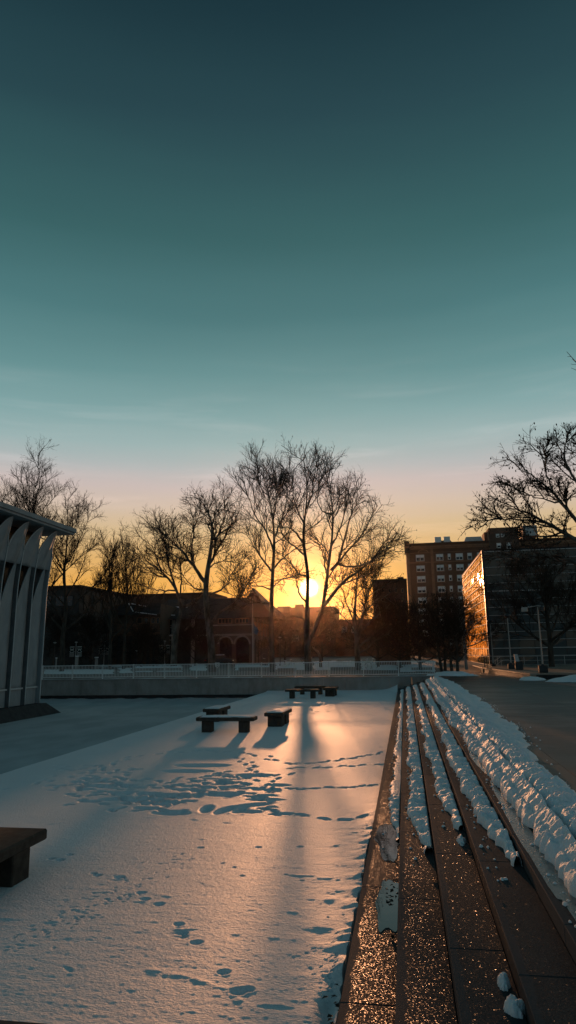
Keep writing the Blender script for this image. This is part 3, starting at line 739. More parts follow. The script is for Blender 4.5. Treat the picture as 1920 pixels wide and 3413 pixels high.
# ------------------------------------------------------------------ pavilion in the pool
def pavilion():
    XF = -21.0; zb, zt = .05, 10.05; yc = 37.75; bay = 1.56
    t = thing('pavilion', 'pale concrete pavilion with fluted pointed-arch columns under a flat roof at left', 'building', (XF, 30, 0))
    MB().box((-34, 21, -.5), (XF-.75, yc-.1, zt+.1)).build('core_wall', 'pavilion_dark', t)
    MB().hexa([(-36, 18, POOL-.2), (XF+.95, 18, POOL-.2), (XF+.95, yc+1.3, POOL-.2), (-36, yc+1.3, POOL-.2), (-36, 18, .06), (XF+.30, 18, .06), (XF+.30, yc+.12, .06), (-36, yc+.12, .06)]).build('plinth', 'plinth', t)
    # petal: the pointed, outward bulging top of one bay
    zs = 7.75; nu, nz = 14, 12
    def fl(z): return .04+.44*max(0, (z/10-.60)/.40)**1.7-.12*(1-z/10)
    def ogive(u): a = 1-abs(2*u-1); return 8.55+1.42*(1-(1-a)**1.65)
    V = []
    for k in range(nz+1):
        for i in range(nu+1):
            u = i/nu; a = 1-abs(2*u-1); z = zs+(ogive(u)-zs)*k/nz; g = (z-zs)/(10-zs)
            V.append((XF+fl(z)-.16*(1-g)*min(1, a*4)+.40*a*max(0, g)**.8, u*bay, z))
    F = [(k*(nu+1)+i, k*(nu+1)+i+1, (k+1)*(nu+1)+i+1, (k+1)*(nu+1)+i) for k in range(nz) for i in range(nu)]
    arch = [V[nz*(nu+1)+i] for i in range(nu+1)]
    zz = np.linspace(zb, 8.55, 26); rib = [(XF+fl(z), 0., z) for z in zz]
    # curved wall leaf below it: its near edge sweeps from rib to rib
    def sweep(z): return .05+.83*max(0., min(1., (z-3.6)/(zs+.25-3.6)))**2.0
    L = []; zl = np.linspace(.95, zs+.25, 26); un = 6
    for z in zl:
        for i in range(un+1):
            u = sweep(z)+(.885-sweep(z))*i/un; L.append((XF+fl(z)-.17-.07*math.sin(math.pi*i/un), u*bay, z))
    LF = [(k*(un+1)+i, k*(un+1)+i+1, (k+1)*(un+1)+i+1, (k+1)*(un+1)+i) for k in range(25) for i in range(un)]
    edge = [L[k*(un+1)] for k in range(26)]
    first = None; n = 9
    for j in range(n):
        y0 = yc-bay*(j+1)
        if first is None:
            m = MB(); m.add([(x, y+y0, z) for x, y, z in V], F); o1 = m.build('petal_arch', 'pavilion', t, True); q = o1.modifiers.new('thickness', 'SOLIDIFY'); q.thickness = .06; q.offset = -1
            m = MB(); m.add([(x, y+y0, z) for x, y, z in L], LF); o2 = m.build('wall_leaf', 'pavilion', t, True); q = o2.modifiers.new('thickness', 'SOLIDIFY'); q.thickness = .05; q.offset = -1
            m = MB(); m.tube([(x, y+y0, z) for x, y, z in rib], .032, 6); m.tube([(x+.012, y+y0, z) for x, y, z in arch], .034, 6); m.tube([(x+.01, y+y0, z) for x, y, z in edge], .016, 5); o3 = m.build('rib', 'pavilion_edge', t, True)
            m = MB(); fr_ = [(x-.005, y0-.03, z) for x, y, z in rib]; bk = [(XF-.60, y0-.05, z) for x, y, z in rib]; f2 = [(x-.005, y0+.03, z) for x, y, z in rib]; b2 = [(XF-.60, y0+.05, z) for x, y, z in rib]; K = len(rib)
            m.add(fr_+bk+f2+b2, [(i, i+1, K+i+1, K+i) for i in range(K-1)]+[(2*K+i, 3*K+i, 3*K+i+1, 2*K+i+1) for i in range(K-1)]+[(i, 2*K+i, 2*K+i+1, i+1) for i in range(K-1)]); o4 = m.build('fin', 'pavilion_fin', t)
            m = MB(); m.box((XF-.52, y0+.06, zb), (XF-.30, y0+bay-.06, .93)); o5 = m.build('base_panel', 'pavilion', t)
            first = y0; parts = (o1, o2, o3, o4, o5)
        else:
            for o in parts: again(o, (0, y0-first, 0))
    m = MB(); m.tube([(x+.01, yc, z) for x, y, z in rib], .04, 6); m.build('corner_rib', 'pavilion_edge', t, True)
    # end face round the corner (seen edge-on)
    m = MB(); m.add([(x-.01, yc+.004, z) for x, y, z in rib]+[(XF-1.2, yc+.004, z) for x, y, z in rib], [(i, i+1, len(rib)+i+1, len(rib)+i) for i in range(len(rib)-1)]); m.build('end_panel', 'pavilion', t)
    for j in range(n): MB().box((XF-.50, yc-bay*(j+1)+.06, .935), (XF-.20, yc-bay*j-.06, 1.02)).build('base_band', 'pavilion_edge', t)
    MB().box((-38, 16, 10.02), (XF+1.18, yc+.85, 10.14)).build('soffit', 'pavilion', t)
    MB().cbox((-38.05, 15.9, 10.143), (XF+1.28, yc+.95, 10.40), .02).build('fascia', 'pavilion', t)
    MB().box((-37.8, 16.2, 10.403), (XF+1.0, yc+.7, 10.50)).build('roof', 'plinth', t)
pavilion()

# ------------------------------------------------------------------ buildings
def px_box(m, pl, pr, pt, Y, depth, zb=None):
    """box whose front stands on the plane Y, its outline read off the photograph"""
    a = at(pl, pt, Y); b = at(pr, pt, Y); z1 = max(a[2], b[2])
    m.box((a[0], Y, zb if zb is not None else -.2), (b[0], Y+depth, z1)); return m
def window(parent, x0, x1, z0, z1, y, cols=2, split=.52, frame='frame', top='blind', low='glassdark', fw=.12, face=-1):
    f = MB()
    f.box((x0, y-.06, z0), (x0+fw, y+.05, z1)); f.box((x1-fw, y-.06, z0), (x1, y+.05, z1))
    f.box((x0+fw, y-.06, z1-fw), (x1-fw, y+.05, z1)); f.box((x0+fw, y-.06, z0), (x1-fw, y+.05, z0+fw))
    w = (x1-x0-2*fw)
    for c in range(1, cols):
        xm = x0+fw+w*c/cols; f.box((xm-fw*.45, y-.055, z0+fw), (xm+fw*.45, y+.05, z1-fw))
    o = f.build('window', frame, parent)
    zm = z0+(z1-z0)*split
    ORG[o] = ORG[parent]
    MB().box((x0+fw*.9, y-.02, zm), (x1-fw*.9, y+.04, z1-fw*.9)).build('blind', top, o)
    MB().box((x0+fw*.9, y-.022, z0+fw*.9), (x1-fw*.9, y+.04, zm-.002)).build('pane', low, o)
    return o

def apartment_tower():
    Y = 200.0; q = lambda x, y: at(1340+x*.20704, 1720+y*.20704, Y)
    c = q(60, 460); rt = at(1990, 1806, Y); t = thing('apartment_block', 'tall brown brick apartment block with rows of pale sash windows', 'building', (c[0]+20, Y, .5))
    z1 = q(95, 462)[2]
    MB().box((c[0], Y, -.5), (rt[0], Y+22, z1)).build('wall', 'brick', t)
    # parapet, cornice bands and piers
    for y0, y1, pr, mt in ((452, 470, .35, 'brick_dark'), (497, 522, .5, 'brick_trim'), (528, 545, .3, 'brick_trim'), (752, 768, .28, 'brick_trim'), (600, 607, .16, 'brick_trim')):
        a, b = q(40, y1)[2], q(40, y0)[2]; MB().box((c[0]-.2, Y-pr, a), (rt[0], Y-.003, b)).build('cornice', mt, t)
    MB().box((c[0]-.3, Y-.55, z1+.003), (rt[0], Y+.6, z1+.25)).build('parapet_coping', 'brick_dark', t)
    for x0, x1 in ((84, 128), (470, 515)):
        MB().box((q(x0, 800)[0], Y-.26, 0), (q(x1, 800)[0], Y-.002, q(0, 548)[2])).build('pier', 'brick_trim', t)
    MB().box((q(40, 0)[0]-.5, Y-.4, q(0, 600)[2]), (q(95, 0)[0], Y+2.4, q(0, 415)[2])).build('corner_turret', 'brick_dark', t)
    rows = [(622, 728), (796, 896), (966, 1068), (1138, 1240), (1312, 1412), (1488, 1590), (1662, 1762), (1836, 1936)]
    cols = [(236, 372, 2, 0), (562, 680, 2, 0), (752, 800, 1, 10), (880, 998, 2, 0), (1070, 1145, 1, 0), (1228, 1290, 1, 0), (1400, 1520, 2, 0), (1620, 1740, 2, 0), (1840, 1900, 1, 8), (2040, 2160, 2, 0), (2300, 2420, 2, 0)]
    for ri, (y0, y1) in enumerate(rows):
        for (x0, x1, nc, dy) in cols:
            zt_, zb_ = q(300, y0)[2], q(300, y1-dy)[2]; xa = q(x0, 900)[0]; xb = q(x1, 900)[0]
            window(t, xa, xb, zb_, zt_, Y-.01, nc, random.Random(ri*17+x0).choice((.45, .5, .55, .5)), fw=.16)
            if nc == 2: MB().box((xa-.15, Y-.15, zb_-.22), (xb+.15, Y-.004, zb_-.004)).build('sill', 'brick_trim', t)
    a0, a1 = q(225, 0)[0], q(385, 0)[0]; m = MB(); zc = q(0, 612)[2]
    pts = [((a0+a1)/2-(a1-a0)/2*math.cos(k*math.pi/10), Y-.08, zc+1.0*math.sin(k*math.pi/10)) for k in range(11)]
    m.tube(pts, .16, 6); m.build('arch_trim', 'brick_trim', t)
    # roof structures
    for nm, x0, x1, ya, yb, d, mt in (('roof_house', 485, 800, 400, 458, 6, 'roofdark'), ('roof_house', 262, 318, 440, 462, 2, 'brick_dark'), ('roof_vent', 980, 1300, 360, 440, 5, 'mullion')):
        zb_, zt_ = z1+.253, q(0, ya)[2]; xa, xb = q(x0, 0)[0], q(x1, 0)[0]
        m = MB(); s = (xb-xa)*.12; m.hexa([(xa, Y+2, zb_), (xb, Y+2, zb_), (xb, Y+2+d, zb_), (xa, Y+2+d, zb_), (xa+s, Y+2.4, zt_), (xb-s, Y+2.4, zt_), (xb-s, Y+1.6+d, zt_), (xa+s, Y+1.6+d, zt_)])
        m.build(nm, mt, t)
    for x in (560, 705): xa = q(x, 0)[0]; MB().box((xa-.9, Y+1.6, z1+.26), (xa+.9, Y+3.2, z1+2.2)).build('skylight', 'blind', t)
    m = MB(); xa = q(165, 0)[0]; m.tube([(xa, Y+3, z1), (xa, Y+3, q(0, 372)[2])], .12, 6); m.build('antenna', 'dark_metal', t)
    p = lambda x, y: at(1560+x*.24845, 1720+y*.24845, Y)
    MB().box((p(250, 0)[0], Y-1.2, z1-6), (p(650, 0)[0], Y+10, p(400, 165)[2])).build('penthouse', 'brick_dark', t)
    MB().box((p(215, 0)[0], Y+3, z1), (p(250, 0)[0]-.003, Y+9, p(230, 195)[2])).build('chimney', 'brick_red', t)
    for x0, x1, y0, y1 in ((345, 392, 250, 298), (412, 458, 248, 292), (345, 405, 372, 440), (478, 540, 365, 450)):
        window(t, p(x0, 0)[0], p(x1, 0)[0], p(x0, y1)[2], p(x0, y0)[2], Y-1.21, 1, .5, fw=.2)
    MB().box((p(735, 0)[0], Y+2, z1+1.5), (p(930, 0)[0], Y+9, p(830, 108)[2])).build('cooling_tower', 'mullion', t)
    m = MB()
    for dx in (0, .5, 1): x = p(735, 0)[0]*(1-dx)+p(930, 0)[0]*dx; m.box((x-.2, Y+2.2, z1), (x+.2, Y+2.6, z1+1.5))
    m.build('tower_leg', 'dark_metal', t)
apartment_tower()

def lower_block():
    Y = 86.0; t = thing('apartment_block', 'lower brick block half hidden by trees left of the tall apartment block', 'building', (at(1295, 2000, Y)[0], Y, .5))
    m = MB(); px_box(m, 1241, 1356, 1937, Y, 7); m.build('wall', 'brick', t)
    z1 = at(1300, 1937, Y)[2]; a, b = at(1241, 1937, Y)[0], at(1356, 1937, Y)[0]
    MB().box((a-.2, Y-.2, z1+.003), (b, Y+.3, z1+.25)).build('parapet_coping', 'brick_dark', t)
    MB().box((at(1325, 1935, Y)[0], Y+1, z1+.255), (at(1346, 1935, Y)[0], Y+3, z1+.6)).build('roof_house', 'brick_dark', t)
    for j, y in enumerate((1962, 1992, 2022, 2052, 2082, 2112)):
        for x in (1254, 1276, 1298, 1320, 1341):
            w0, w1 = at(x-4.5, y, Y), at(x+4.5, y+13, Y); window(t, w0[0], w1[0], w1[2], w0[2], Y-.01, 1, .5, 'brick_trim', 'glassdark', 'glassdark', .06)
lower_block()

def hall():
    Y = 212.0; t = thing('stone_hall', 'brown stone hall with stepped parapet right under the setting sun', 'building', (at(1000, 2050, Y)[0], Y, .5))
    m = MB(); px_box(m, 868, 1112, 2028, Y, 18); m.build('wall', 'brick', t)
    for pl, pr, pt, d in ((983, 1009, 2015, 3), (1098, 1113, 2021, 4), (925, 965, 2022, 3)):
        m = MB(); px_box(m, pl, pr, pt, Y-.6, d); m.build('turret', 'brick_dark', t)
    for k in range(9):
        x = 1016+k*9.5; m = MB(); px_box(m, x, x+5, 2024.5, Y-.2, .8, at(x, 2028, Y)[2]+.003); m.build('merlon', 'brick_dark', t)
    m = MB(); px_box(m, 1113.5, 1245, 2066, Y+3, 16); m.build('side_wing', 'brick', t)
    for pl, pr in ((974, 994), (1088, 1101), (1140, 1156), (1172, 1190)):
        a, b = at(pl, 2098, Y-.61), at(pr, 2136, Y-.61)
        if pl > 1113: a, b = at(pl, 2090, Y+2.99), at(pr, 2108, Y+2.99)
        f = MB(); n = 4
        yy = a[1]
        for i in range(n): x = a[0]+(b[0]-a[0])*i/(n-1); f.box((x-.09, yy-.06, b[2]), (x+.09, yy+.05, a[2]))
        for i in range(5): z = b[2]+(a[2]-b[2])*i/4; f.box((a[0]-.09, yy-.05, z-.09), (b[0]+.09, yy+.05, z+.09))
        o = f.build('window', 'frame', t); ORG[o] = ORG[t]
        MB().box((a[0], yy-.01, b[2]), (b[0], yy+.04, a[2])).build('pane', 'glassdark', o)
hall()

def arcade_building():
    Y = 108.0; t = thing('arcaded_building', 'dark stone building with round arches below and a gabled roof', 'building', (at(700, 2100, Y)[0], Y, .8))
    g = .8; q = lambda x, y: at(520+x*.27605, 1920+y*.27605, Y)
    xl, xr = q(-60, 0)[0], q(1150, 0)[0]; xs = q(700, 0)[0]
    ze = q(900, 508)[2]; zr = q(840, 214)[2]; zc0, zc1 = q(900, 722)[2], q(900, 698)[2]
    yb = Y+17
    # wall round two arches
    arcs = [(762, 915), (958, 1125)]
    ztop = zc0
    m = MB(); prev = xs
    for a0, a1 in arcs:
        xa, xb = q(a0, 900)[0], q(a1, 900)[0]; r = (xb-xa)/2; zs = q(a0, 0)[2]*0+q(900, 735)[2]-r-.05; cx = (xa+xb)/2
        m.box((prev, Y, g-.2), (xa, Y+.6, ztop)); prev = xb
        K = 12; pts = [(cx-r*math.cos(math.pi*k/K), zs+r*math.sin(math.pi*k/K)) for k in range(K+1)]
        for (u0, w0), (u1, w1) in zip(pts[:-1], pts[1:]):
            m.hexa([(u0, Y, w0), (u1, Y, w1), (u1, Y+.6, w1), (u0, Y+.6, w0), (u0, Y, ztop), (u1, Y, ztop), (u1, Y+.6, ztop), (u0, Y+.6, ztop)])
        h = MB(); ring = [(cx-(r+.14)*math.cos(math.pi*k/K), Y-.07, zs+(r+.14)*math.sin(math.pi*k/K)) for k in range(K+1)]
        h.tube(ring, .15, 6); h.build('arch_ring', 'stone', t)
        MB().box((xa-.02, Y+.62, g-.1), (xb+.02, Y+.7, zs+r)).build('arch_door', 'glassdark', t)
    m.box((prev, Y, g-.2), (xr, Y+.6, ztop)); m.build('arcade_wall', 'brick_dark', t)
    MB().box((xs, Y+.003, ztop+.003), (xr, Y+.6, ze)).build('upper_wall', 'brick_dark', t)
    MB().box((xl, Y+.8, g-.2), (xs-.003, Y+1.4, ze)).build('upper_wall', 'facade_dark', t)
    MB().box((xs, Y+1.0, g-.2), (xr-.2, yb, ze-.1)).build('core', 'brick_dark', t)
    for zz0, zz1 in ((zc0, zc1), (q(900, 598)[2], q(900, 585)[2])): MB().box((xs-.1, Y-.16, zz0), (xr+.1, Y-.002, zz1)).build('string_course', 'stone', t)
    for x0, x1, y0, y1 in ((752, 920, 512, 578), (958, 1122, 512, 575)):
        window(t, q(x0, 0)[0], q(x1, 0)[0], q(x0, y1)[2], q(x0, y0)[2], Y-.004, 4, .0, 'brick_trim', 'glassdark', 'glassdark', .12)
    # left end: bays with snow dusted sills
    for x0, x1, y0, y1 in ((0, 60, 520, 580), (75, 190, 520, 600), (90, 190, 620, 710), (470, 600, 740, 800)):
        window(t, q(x0, 0)[0], q(x1, 0)[0], q(x0, y1)[2], q(x0, y0)[2], Y+.79, 2, .0, 'stone', 'glassdark', 'glassdark', .12)
    for x in (40, 205, 440): MB().box((q(x, 0)[0]-.25, Y+.45, g-.1), (q(x, 0)[0]+.25, Y+.797, ze-.02)).build('pier', 'stone', t)
    for x0, x1, y in ((30, 205, 722), (455, 600, 722), (35, 200, 770)):
        MB().box((q(x0, 0)[0], Y+.35, q(x0, y)[2]-.12), (q(x1, 0)[0], Y+.79, q(x0, y)[2])).build('sill', 'stone', t)
    for x0, x1, y in ((40, 200, 720), (500, 610, 718)):
        MB().box((q(x0, 0)[0], Y+.32, q(x0, y)[2]+.003), (q(x1, 0)[0], Y+.75, q(x0, y)[2]+.07)).build('snow_cover', 'snow_flat', t)
    # side face with slim pointed arches, running away from us
    for k in range(7):
        y = Y+.6+k*2.6; MB().box((xr+.003, y-.14, g-.1), (xr+.32, y+.14, ze)).build('pilaster', 'stone', t)
    MB().box((xr-.19, Y+.63, g-.2), (xr, yb, ze)).build('side_wall', 'facade_dark', t)
    MB().box((xr+.003, Y+.8, zc0), (xr+.2, yb, zc1+1.9)).build('side_spandrel', 'brick_trim', t)
    for k in range(6):
        y = Y+.6+k*2.6; m = MB()
        pts = [(xr+.2, y+.2, zc0-1.7), (xr+.2, y+.45, zc0-.9), (xr+.2, y+1.3, zc0-.1), (xr+.2, y+2.15, zc0-.9), (xr+.2, y+2.4, zc0-1.7)]
        m.tube(pts, .09, 5); m.build('pointed_arch', 'stone', t)
    # roofs
    m = MB(); ym = (Y+yb)/2; xg = q(1060, 0)[0]
    m.add([(xl, Y-.5, ze), (xg, Y-.5, ze), (xg, ym, zr), (xl, ym, zr), (xg, yb+.5, ze), (xl, yb+.5, ze)], [(0, 1, 2, 3), (3, 2, 4, 5), (0, 3, 5), (1, 4, 2)]); m.build('roof', 'roofdark', t)
    pk = at(851, 1960, ym); xa, xb = at(792, 2040, Y)[0], at(908, 2040, Y)[0]
    m = MB(); m.add([(xa, Y-.55, ze+.05), (xb, Y-.55, ze+.05), (xb, yb+.5, ze+.05), (xa, yb+.5, ze+.05), (pk[0]-.3, ym-1, pk[2]), (pk[0]-.3, ym+1, pk[2])], [(0, 1, 4), (1, 2, 5, 4), (2, 3, 5), (3, 0, 4, 5), (0, 3, 2, 1)]); m.build('gable_roof', 'roofdark', t)
    for (x0, y0), (x1, y1) in (((0, 352), (275, 360)), ((0, 468), (200, 470)), ((1065, 365), (1140, 388))):
        a, b = q(x0, y0), q(x1, y1); kk = (a[2]-ze)/max(.1, zr-ze); yy = Y-.5+max(0, kk)*(ym-Y)-.12
        MB().tube([(a[0], yy, a[2]), ((a[0]+b[0])/2, yy, (a[2]+b[2])/2+.03), (b[0], yy, b[2])], .09, 6).build('snow_cover', 'snow_flat', t)
arcade_building()

def left_hall():
    Y = 92.0; a = at(267, 1958, Y); t = thing('low_hall', 'long dark flat roofed hall behind the pavilion at left', 'building', (a[0], Y, .8))
    MB().box((-75, Y, .4), (a[0], Y+17, a[2])).build('wall', 'facade_dark', t)
    MB().box((-75, Y-.25, a[2]+.003), (a[0]+.25, Y+17.3, a[2]+.35)).build('roof_edge', 'roofdark', t)
    for k in range(5): MB().box((a[0]+.003, Y+1.2+3.2*k, a[2]-3.2), (a[0]+.16, Y+3.4+3.2*k, a[2]-.9)).build('wall_panel', 'brick_dark', t)
    for k in range(6): MB().box((a[0]-3.6-3.4*k, Y-.12, a[2]-2.6), (a[0]-1.0-3.4*k, Y-.003, a[2]-1.2)).build('window', 'glassdark', t)
    Y2 = 114.0; b = at(404, 1985, Y2); c = at(905, 1985, Y2)
    t = thing('long_hall', 'long dark building with a level roofline behind the bare trees', 'building', ((b[0]+c[0])/2, Y2+26, .8))
    MB().box((-78, Y2+26, .4), (at(700, 2000, Y2+26)[0], Y2+40, at(500, 1986, Y2+26)[2])).build('wall', 'facade_dark', t)
    MB().box((-78.2, Y2+25.7, at(500, 1986, Y2+26)[2]+.003), (at(700, 2000, Y2+26)[0]+.2, Y2+40, at(500, 1986, Y2+26)[2]+.4)).build('roof_edge', 'roofdark', t)
    # low brick bays between the two
    Y3 = 104.0; t = thing('brick_annex', 'low dark brick annex with a band of windows left of the arches', 'building', (at(470, 2100, Y3)[0], Y3, .8))
    q = lambda x, y: at(140+x*.27605, 1920+y*.27605, Y3)
    MB().box((q(640, 0)[0], Y3, .4), (q(1440, 0)[0], Y3+8, q(1100, 345)[2])).build('wall', 'brick_dark', t)
    m = MB(); z0, z1 = q(1100, 470)[2], q(1100, 335)[2]; m.hexa([(q(930, 0)[0], Y3-.9, z0), (q(1445, 0)[0], Y3-.9, z0), (q(1445, 0)[0], Y3-.02, z0), (q(930, 0)[0], Y3-.02, z0), (q(960, 0)[0], Y3-.1, z1), (q(1445, 0)[0], Y3-.1, z1), (q(1445, 0)[0], Y3-.02, z1), (q(960, 0)[0], Y3-.02, z1)]); m.build('roof_skirt', 'roofdark', t)
    for x0, x1 in ((1162, 1228), (1245, 1300), (1325, 1380), (1390, 1432)): window(t, q(x0, 0)[0], q(x1, 0)[0], q(x0, 575)[2], q(x0, 500)[2], Y3-.004, 1, .0, 'brick_trim', 'glassdark', 'glassdark', .1)
    MB().box((q(930, 0)[0], Y3-.2, q(1000, 720)[2]), (q(1440, 0)[0], Y3-.003, q(1000, 580)[2])).build('brick_band', 'brick', t)
    for a_, b_ in (((1075, 335), (1130, 432)), ((1090, 335), (1282, 368)), ((1155, 440), (1410, 470))):
        p0, p1 = q(*a_), q(*b_); MB().tube([(p0[0], Y3-.95, p0[2]), (p1[0], Y3-.95, p1[2])], .07, 6).build('snow_cover', 'snow_flat', t)
    for k in range(7): x = q(960+70*k, 0)[0]; MB().box((x-.2, Y3-.35, .4), (x+.2, Y3-.205, q(1000, 725)[2])).build('pier', 'facade_dark', t)
left_hall()

# ------------------------------------------------------------------ terrace of granite and the glass building on it
LA, LB = np.array([7.63, 45.18]), np.array([6.75, 64.6])
def tz(y): return 1.169-.0054*(y-45.2)
def terrace():
    t = thing('granite_terrace', 'raised granite terrace with a low coursed edge beside the path', 'terrace', (14, 55, .8))
    X1 = 34
    zb = [float(gz(*LA))-.15, float(gz(*LB))-.15]
    # courses on the path side and on the near side
    n = 7
    for k in range(n):
        f0, f1 = k/n+.012, (k+1)/n-.012; seg = 5
        for s in range(seg):
            a = LA+(LB-LA)*(s/seg+.0012); b = LA+(LB-LA)*((s+1)/seg-.0012)
            za = (tz(a[1])-.10); zb_ = (tz(b[1])-.10); ga = float(gz(*a))-.04; gb = float(gz(*b))-.04
            o = .018*((k+s) % 2); P = []
            for f in (f0, f1):
                P += [(a[0]-o, a[1], ga+(za-ga)*f), (a[0]+.3, a[1], ga+(za-ga)*f), (b[0]+.3, b[1], gb+(zb_-gb)*f), (b[0]-o, b[1], gb+(zb_-gb)*f)]
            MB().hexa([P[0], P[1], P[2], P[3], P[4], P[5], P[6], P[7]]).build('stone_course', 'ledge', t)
        g = float(gz(*LA))-.04; zt = tz(LA[1])-.10
        for s in range(4):
            xa = LA[0]+.004+(X1-LA[0])*s/4; xb = LA[0]+(X1-LA[0])*(s+1)/4-.006
            if s == 0: xa = LA[0]+.31
            MB().box((xa, LA[1]-.0-.015*((k+s) % 2)+.02, g+(zt-g)*f0), (xb, LA[1]+.3, g+(zt-g)*f1)).build('stone_course', 'plinth', t)  # near side in dark stone, its shade put into the colour
    V = [(LA[0]-.07, LA[1]-.05), (X1, LA[1]-.05), (X1, 76), (LB[0]+.2, 76), (LB[0]-.07, LB[1])]
    MB().add([(x, y, tz(y)-.095) for x, y in V]+[(x, y, tz(y)) for x, y in V], [(4, 3, 2, 1, 0), (5, 6, 7, 8, 9)]+[(i, (i+1) % 5, 5+(i+1) % 5, 5+i) for i in range(5)]).build('paving', 'terrace', t)
    MB().box((LB[0]-.05, LB[1]-.6, .5), (LB[0]+.3, LB[1]+.25, tz(LB[1])+.02)).build('end_pier', 'plinth', t)
terrace()

def glass_building():
    X0, Y0, Y1, X1 = 8.55, 74.5, 101.0, 21.0; zb = tz(76); zt = 12.85; rows = 14; rh = (zt-zb)/rows
    t = thing('glass_building', 'mirror glass building whose path side glows gold in the sunset', 'building', (X0, Y0, zb))
    MB().box((X0+.25, Y0+.25, zb), (X1, Y1, zt-.1)).build('core', 'facade_dark', t)
    rs = random.Random(7); T = .09
    nc = 12; cw = (Y1-Y0)/nc
    for r in range(rows):
        for c_ in range(nc):
            y0, y1, z0, z1 = Y0+cw*c_+.02, Y0+cw*(c_+1)-.02, zb+rh*r+.035, zb+rh*(r+1)-.035
            d = [rs.uniform(-.012, .012) for _ in range(4)]
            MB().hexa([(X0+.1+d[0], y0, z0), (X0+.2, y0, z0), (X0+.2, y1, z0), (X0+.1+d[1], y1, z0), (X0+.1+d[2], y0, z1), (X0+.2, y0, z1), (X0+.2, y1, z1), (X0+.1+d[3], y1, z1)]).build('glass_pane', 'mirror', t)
    nc = 8; cw = (X1-X0)/nc
    for r in range(rows):
        for c_ in range(nc):
            x0, x1, z0, z1 = X0+cw*c_+.02+(.25 if c_ == 0 else 0), X0+cw*(c_+1)-.02, zb+rh*r+.035, zb+rh*(r+1)-.035
            d = [rs.uniform(-.012, .012) for _ in range(4)]
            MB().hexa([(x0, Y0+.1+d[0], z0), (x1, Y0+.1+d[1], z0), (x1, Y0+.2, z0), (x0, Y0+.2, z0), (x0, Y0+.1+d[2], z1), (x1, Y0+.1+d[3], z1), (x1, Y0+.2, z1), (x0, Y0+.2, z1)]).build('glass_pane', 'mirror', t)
    for r in range(rows+1):
        z = zb+rh*r; w = .022 if r not in (2, 9, rows) else .04
        MB().box((X0+.02, Y0+.3, z-w), (X0+.22, Y1, z+w)).build('transom', 'mullion', t)
        MB().box((X0+.3, Y0+.02, z-w), (X1, Y0+.22, z+w)).build('transom', 'mullion', t)
    for c_ in range(1, 9):
        x = X0+cw*c_; MB().box((x-.02, Y0+.07, zb+.05), (x+.02, Y0+.2, zt)).build('mullion', 'dark_metal', t)
    for c_ in range(1, 13):
        y = Y0+(Y1-Y0)/12*c_; MB().box((X0+.085, y-.02, zb+.05), (X0+.2, y+.02, zt)).build('mullion', 'dark_metal', t)
    MB().box((X0+.0, Y0+.0, zb-.02), (X0+.29, Y0+.29, zt+.07)).build('corner_post', 'dark_metal', t)
    MB().box((X0+.05, Y0+.05, zt+.073), (X1, Y1, zt+.22)).build('roof', 'roofdark', t)
glass_building()

# ------------------------------------------------------------------ street furniture on the terrace
def lamp(px, pytop, pbx, pby, label, heads, Y, base=(.5, .42)):
    b = at(pbx, pby, Y); tp = at(px, pytop, Y); z0 = tz(Y)
    t = thing('lamp_post', label, 'lamp post', (b[0], Y, z0), 'lamp posts on the terrace')
    w, h = base
    m = MB().cbox((b[0]-w/2-.06, Y-w/2, z0), (b[0]+w/2+.06, Y+w/2, z0+h), .03); m.build('base', 'plinth', t)
    x = b[0]; H = tp[2]
    m = MB(); m.tube([(x, Y, z0+h), (x, Y, z0+h+1.2), (x, Y, H)], [.055, .05, .035], 8); m.build('pole', 'pole_metal', t)
    m = MB(); m.lathe((x, Y, z0+h), [(.10, 0), (.10, .05), (.06, .09)], 10); m.build('collar', 'dark_metal', t)
    if heads == 1:
        m = MB(); m.lathe((x, Y, H-.12), [(.05, 0), (.20, .06), (.25, .16), (.23, .26), (.10, .34)], 14); m.build('lamp_head', 'dark_metal', t, True)
    else:
        m = MB(); m.tube([(x-.72, Y-.05, H-.02), (x, Y, H+.10), (x+.22, Y+.05, H+.08)], .025, 6); m.build('arm', 'pole_metal', t)
        m = MB(); m.lathe((x-.84, Y-.05, H-.26), [(.20, 0), (.20, .22), (.16, .27)], 12); m.build('lamp_head', 'pole_metal', t)
        m = MB(); m.lathe((x+.26, Y+.05, H-.22), [(.18, 0), (.18, .22), (.13, .27)], 12); m.build('lamp_head', 'dark_metal', t)
lamp(1788, 2024, 1811, 2238, 'tall lamp post with two heads on a square block, right of the terrace', 2, 46.6, (.42, .46))
lamp(1688, 2055, 1704, 2220, 'single headed lamp post on a block, middle of the terrace', 1, 57.0, (.38, .40))
lamp(1632, 2072, 1644, 2214, 'dark single headed lamp post at the gold corner of the glass building', 1, 68.0, (.3, .2))
def planter():
    b = at(1730, 2224, 54.0); Y = 54.0; z = tz(Y); t = thing('litter_bin', 'dark litter bin with tall flap lid between two lamp posts', 'bin', (b[0], Y, z))
    MB().cbox((b[0]-.27, Y-.25, z), (b[0]+.27, Y+.25, z+.62), .04).build('body', 'plinth', t)
    MB().hexa([(b[0]-.24, Y-.1, z+.622), (b[0]+.06, Y-.1, z+.622), (b[0]+.06, Y+.1, z+.622), (b[0]-.24, Y+.1, z+.622), (b[0]-.30, Y-.1, z+1.15), (b[0]-.05, Y-.1, z+1.15), (b[0]-.05, Y+.1, z+1.15), (b[0]-.30, Y+.1, z+1.15)]).build('lid', 'mullion', t)
planter()
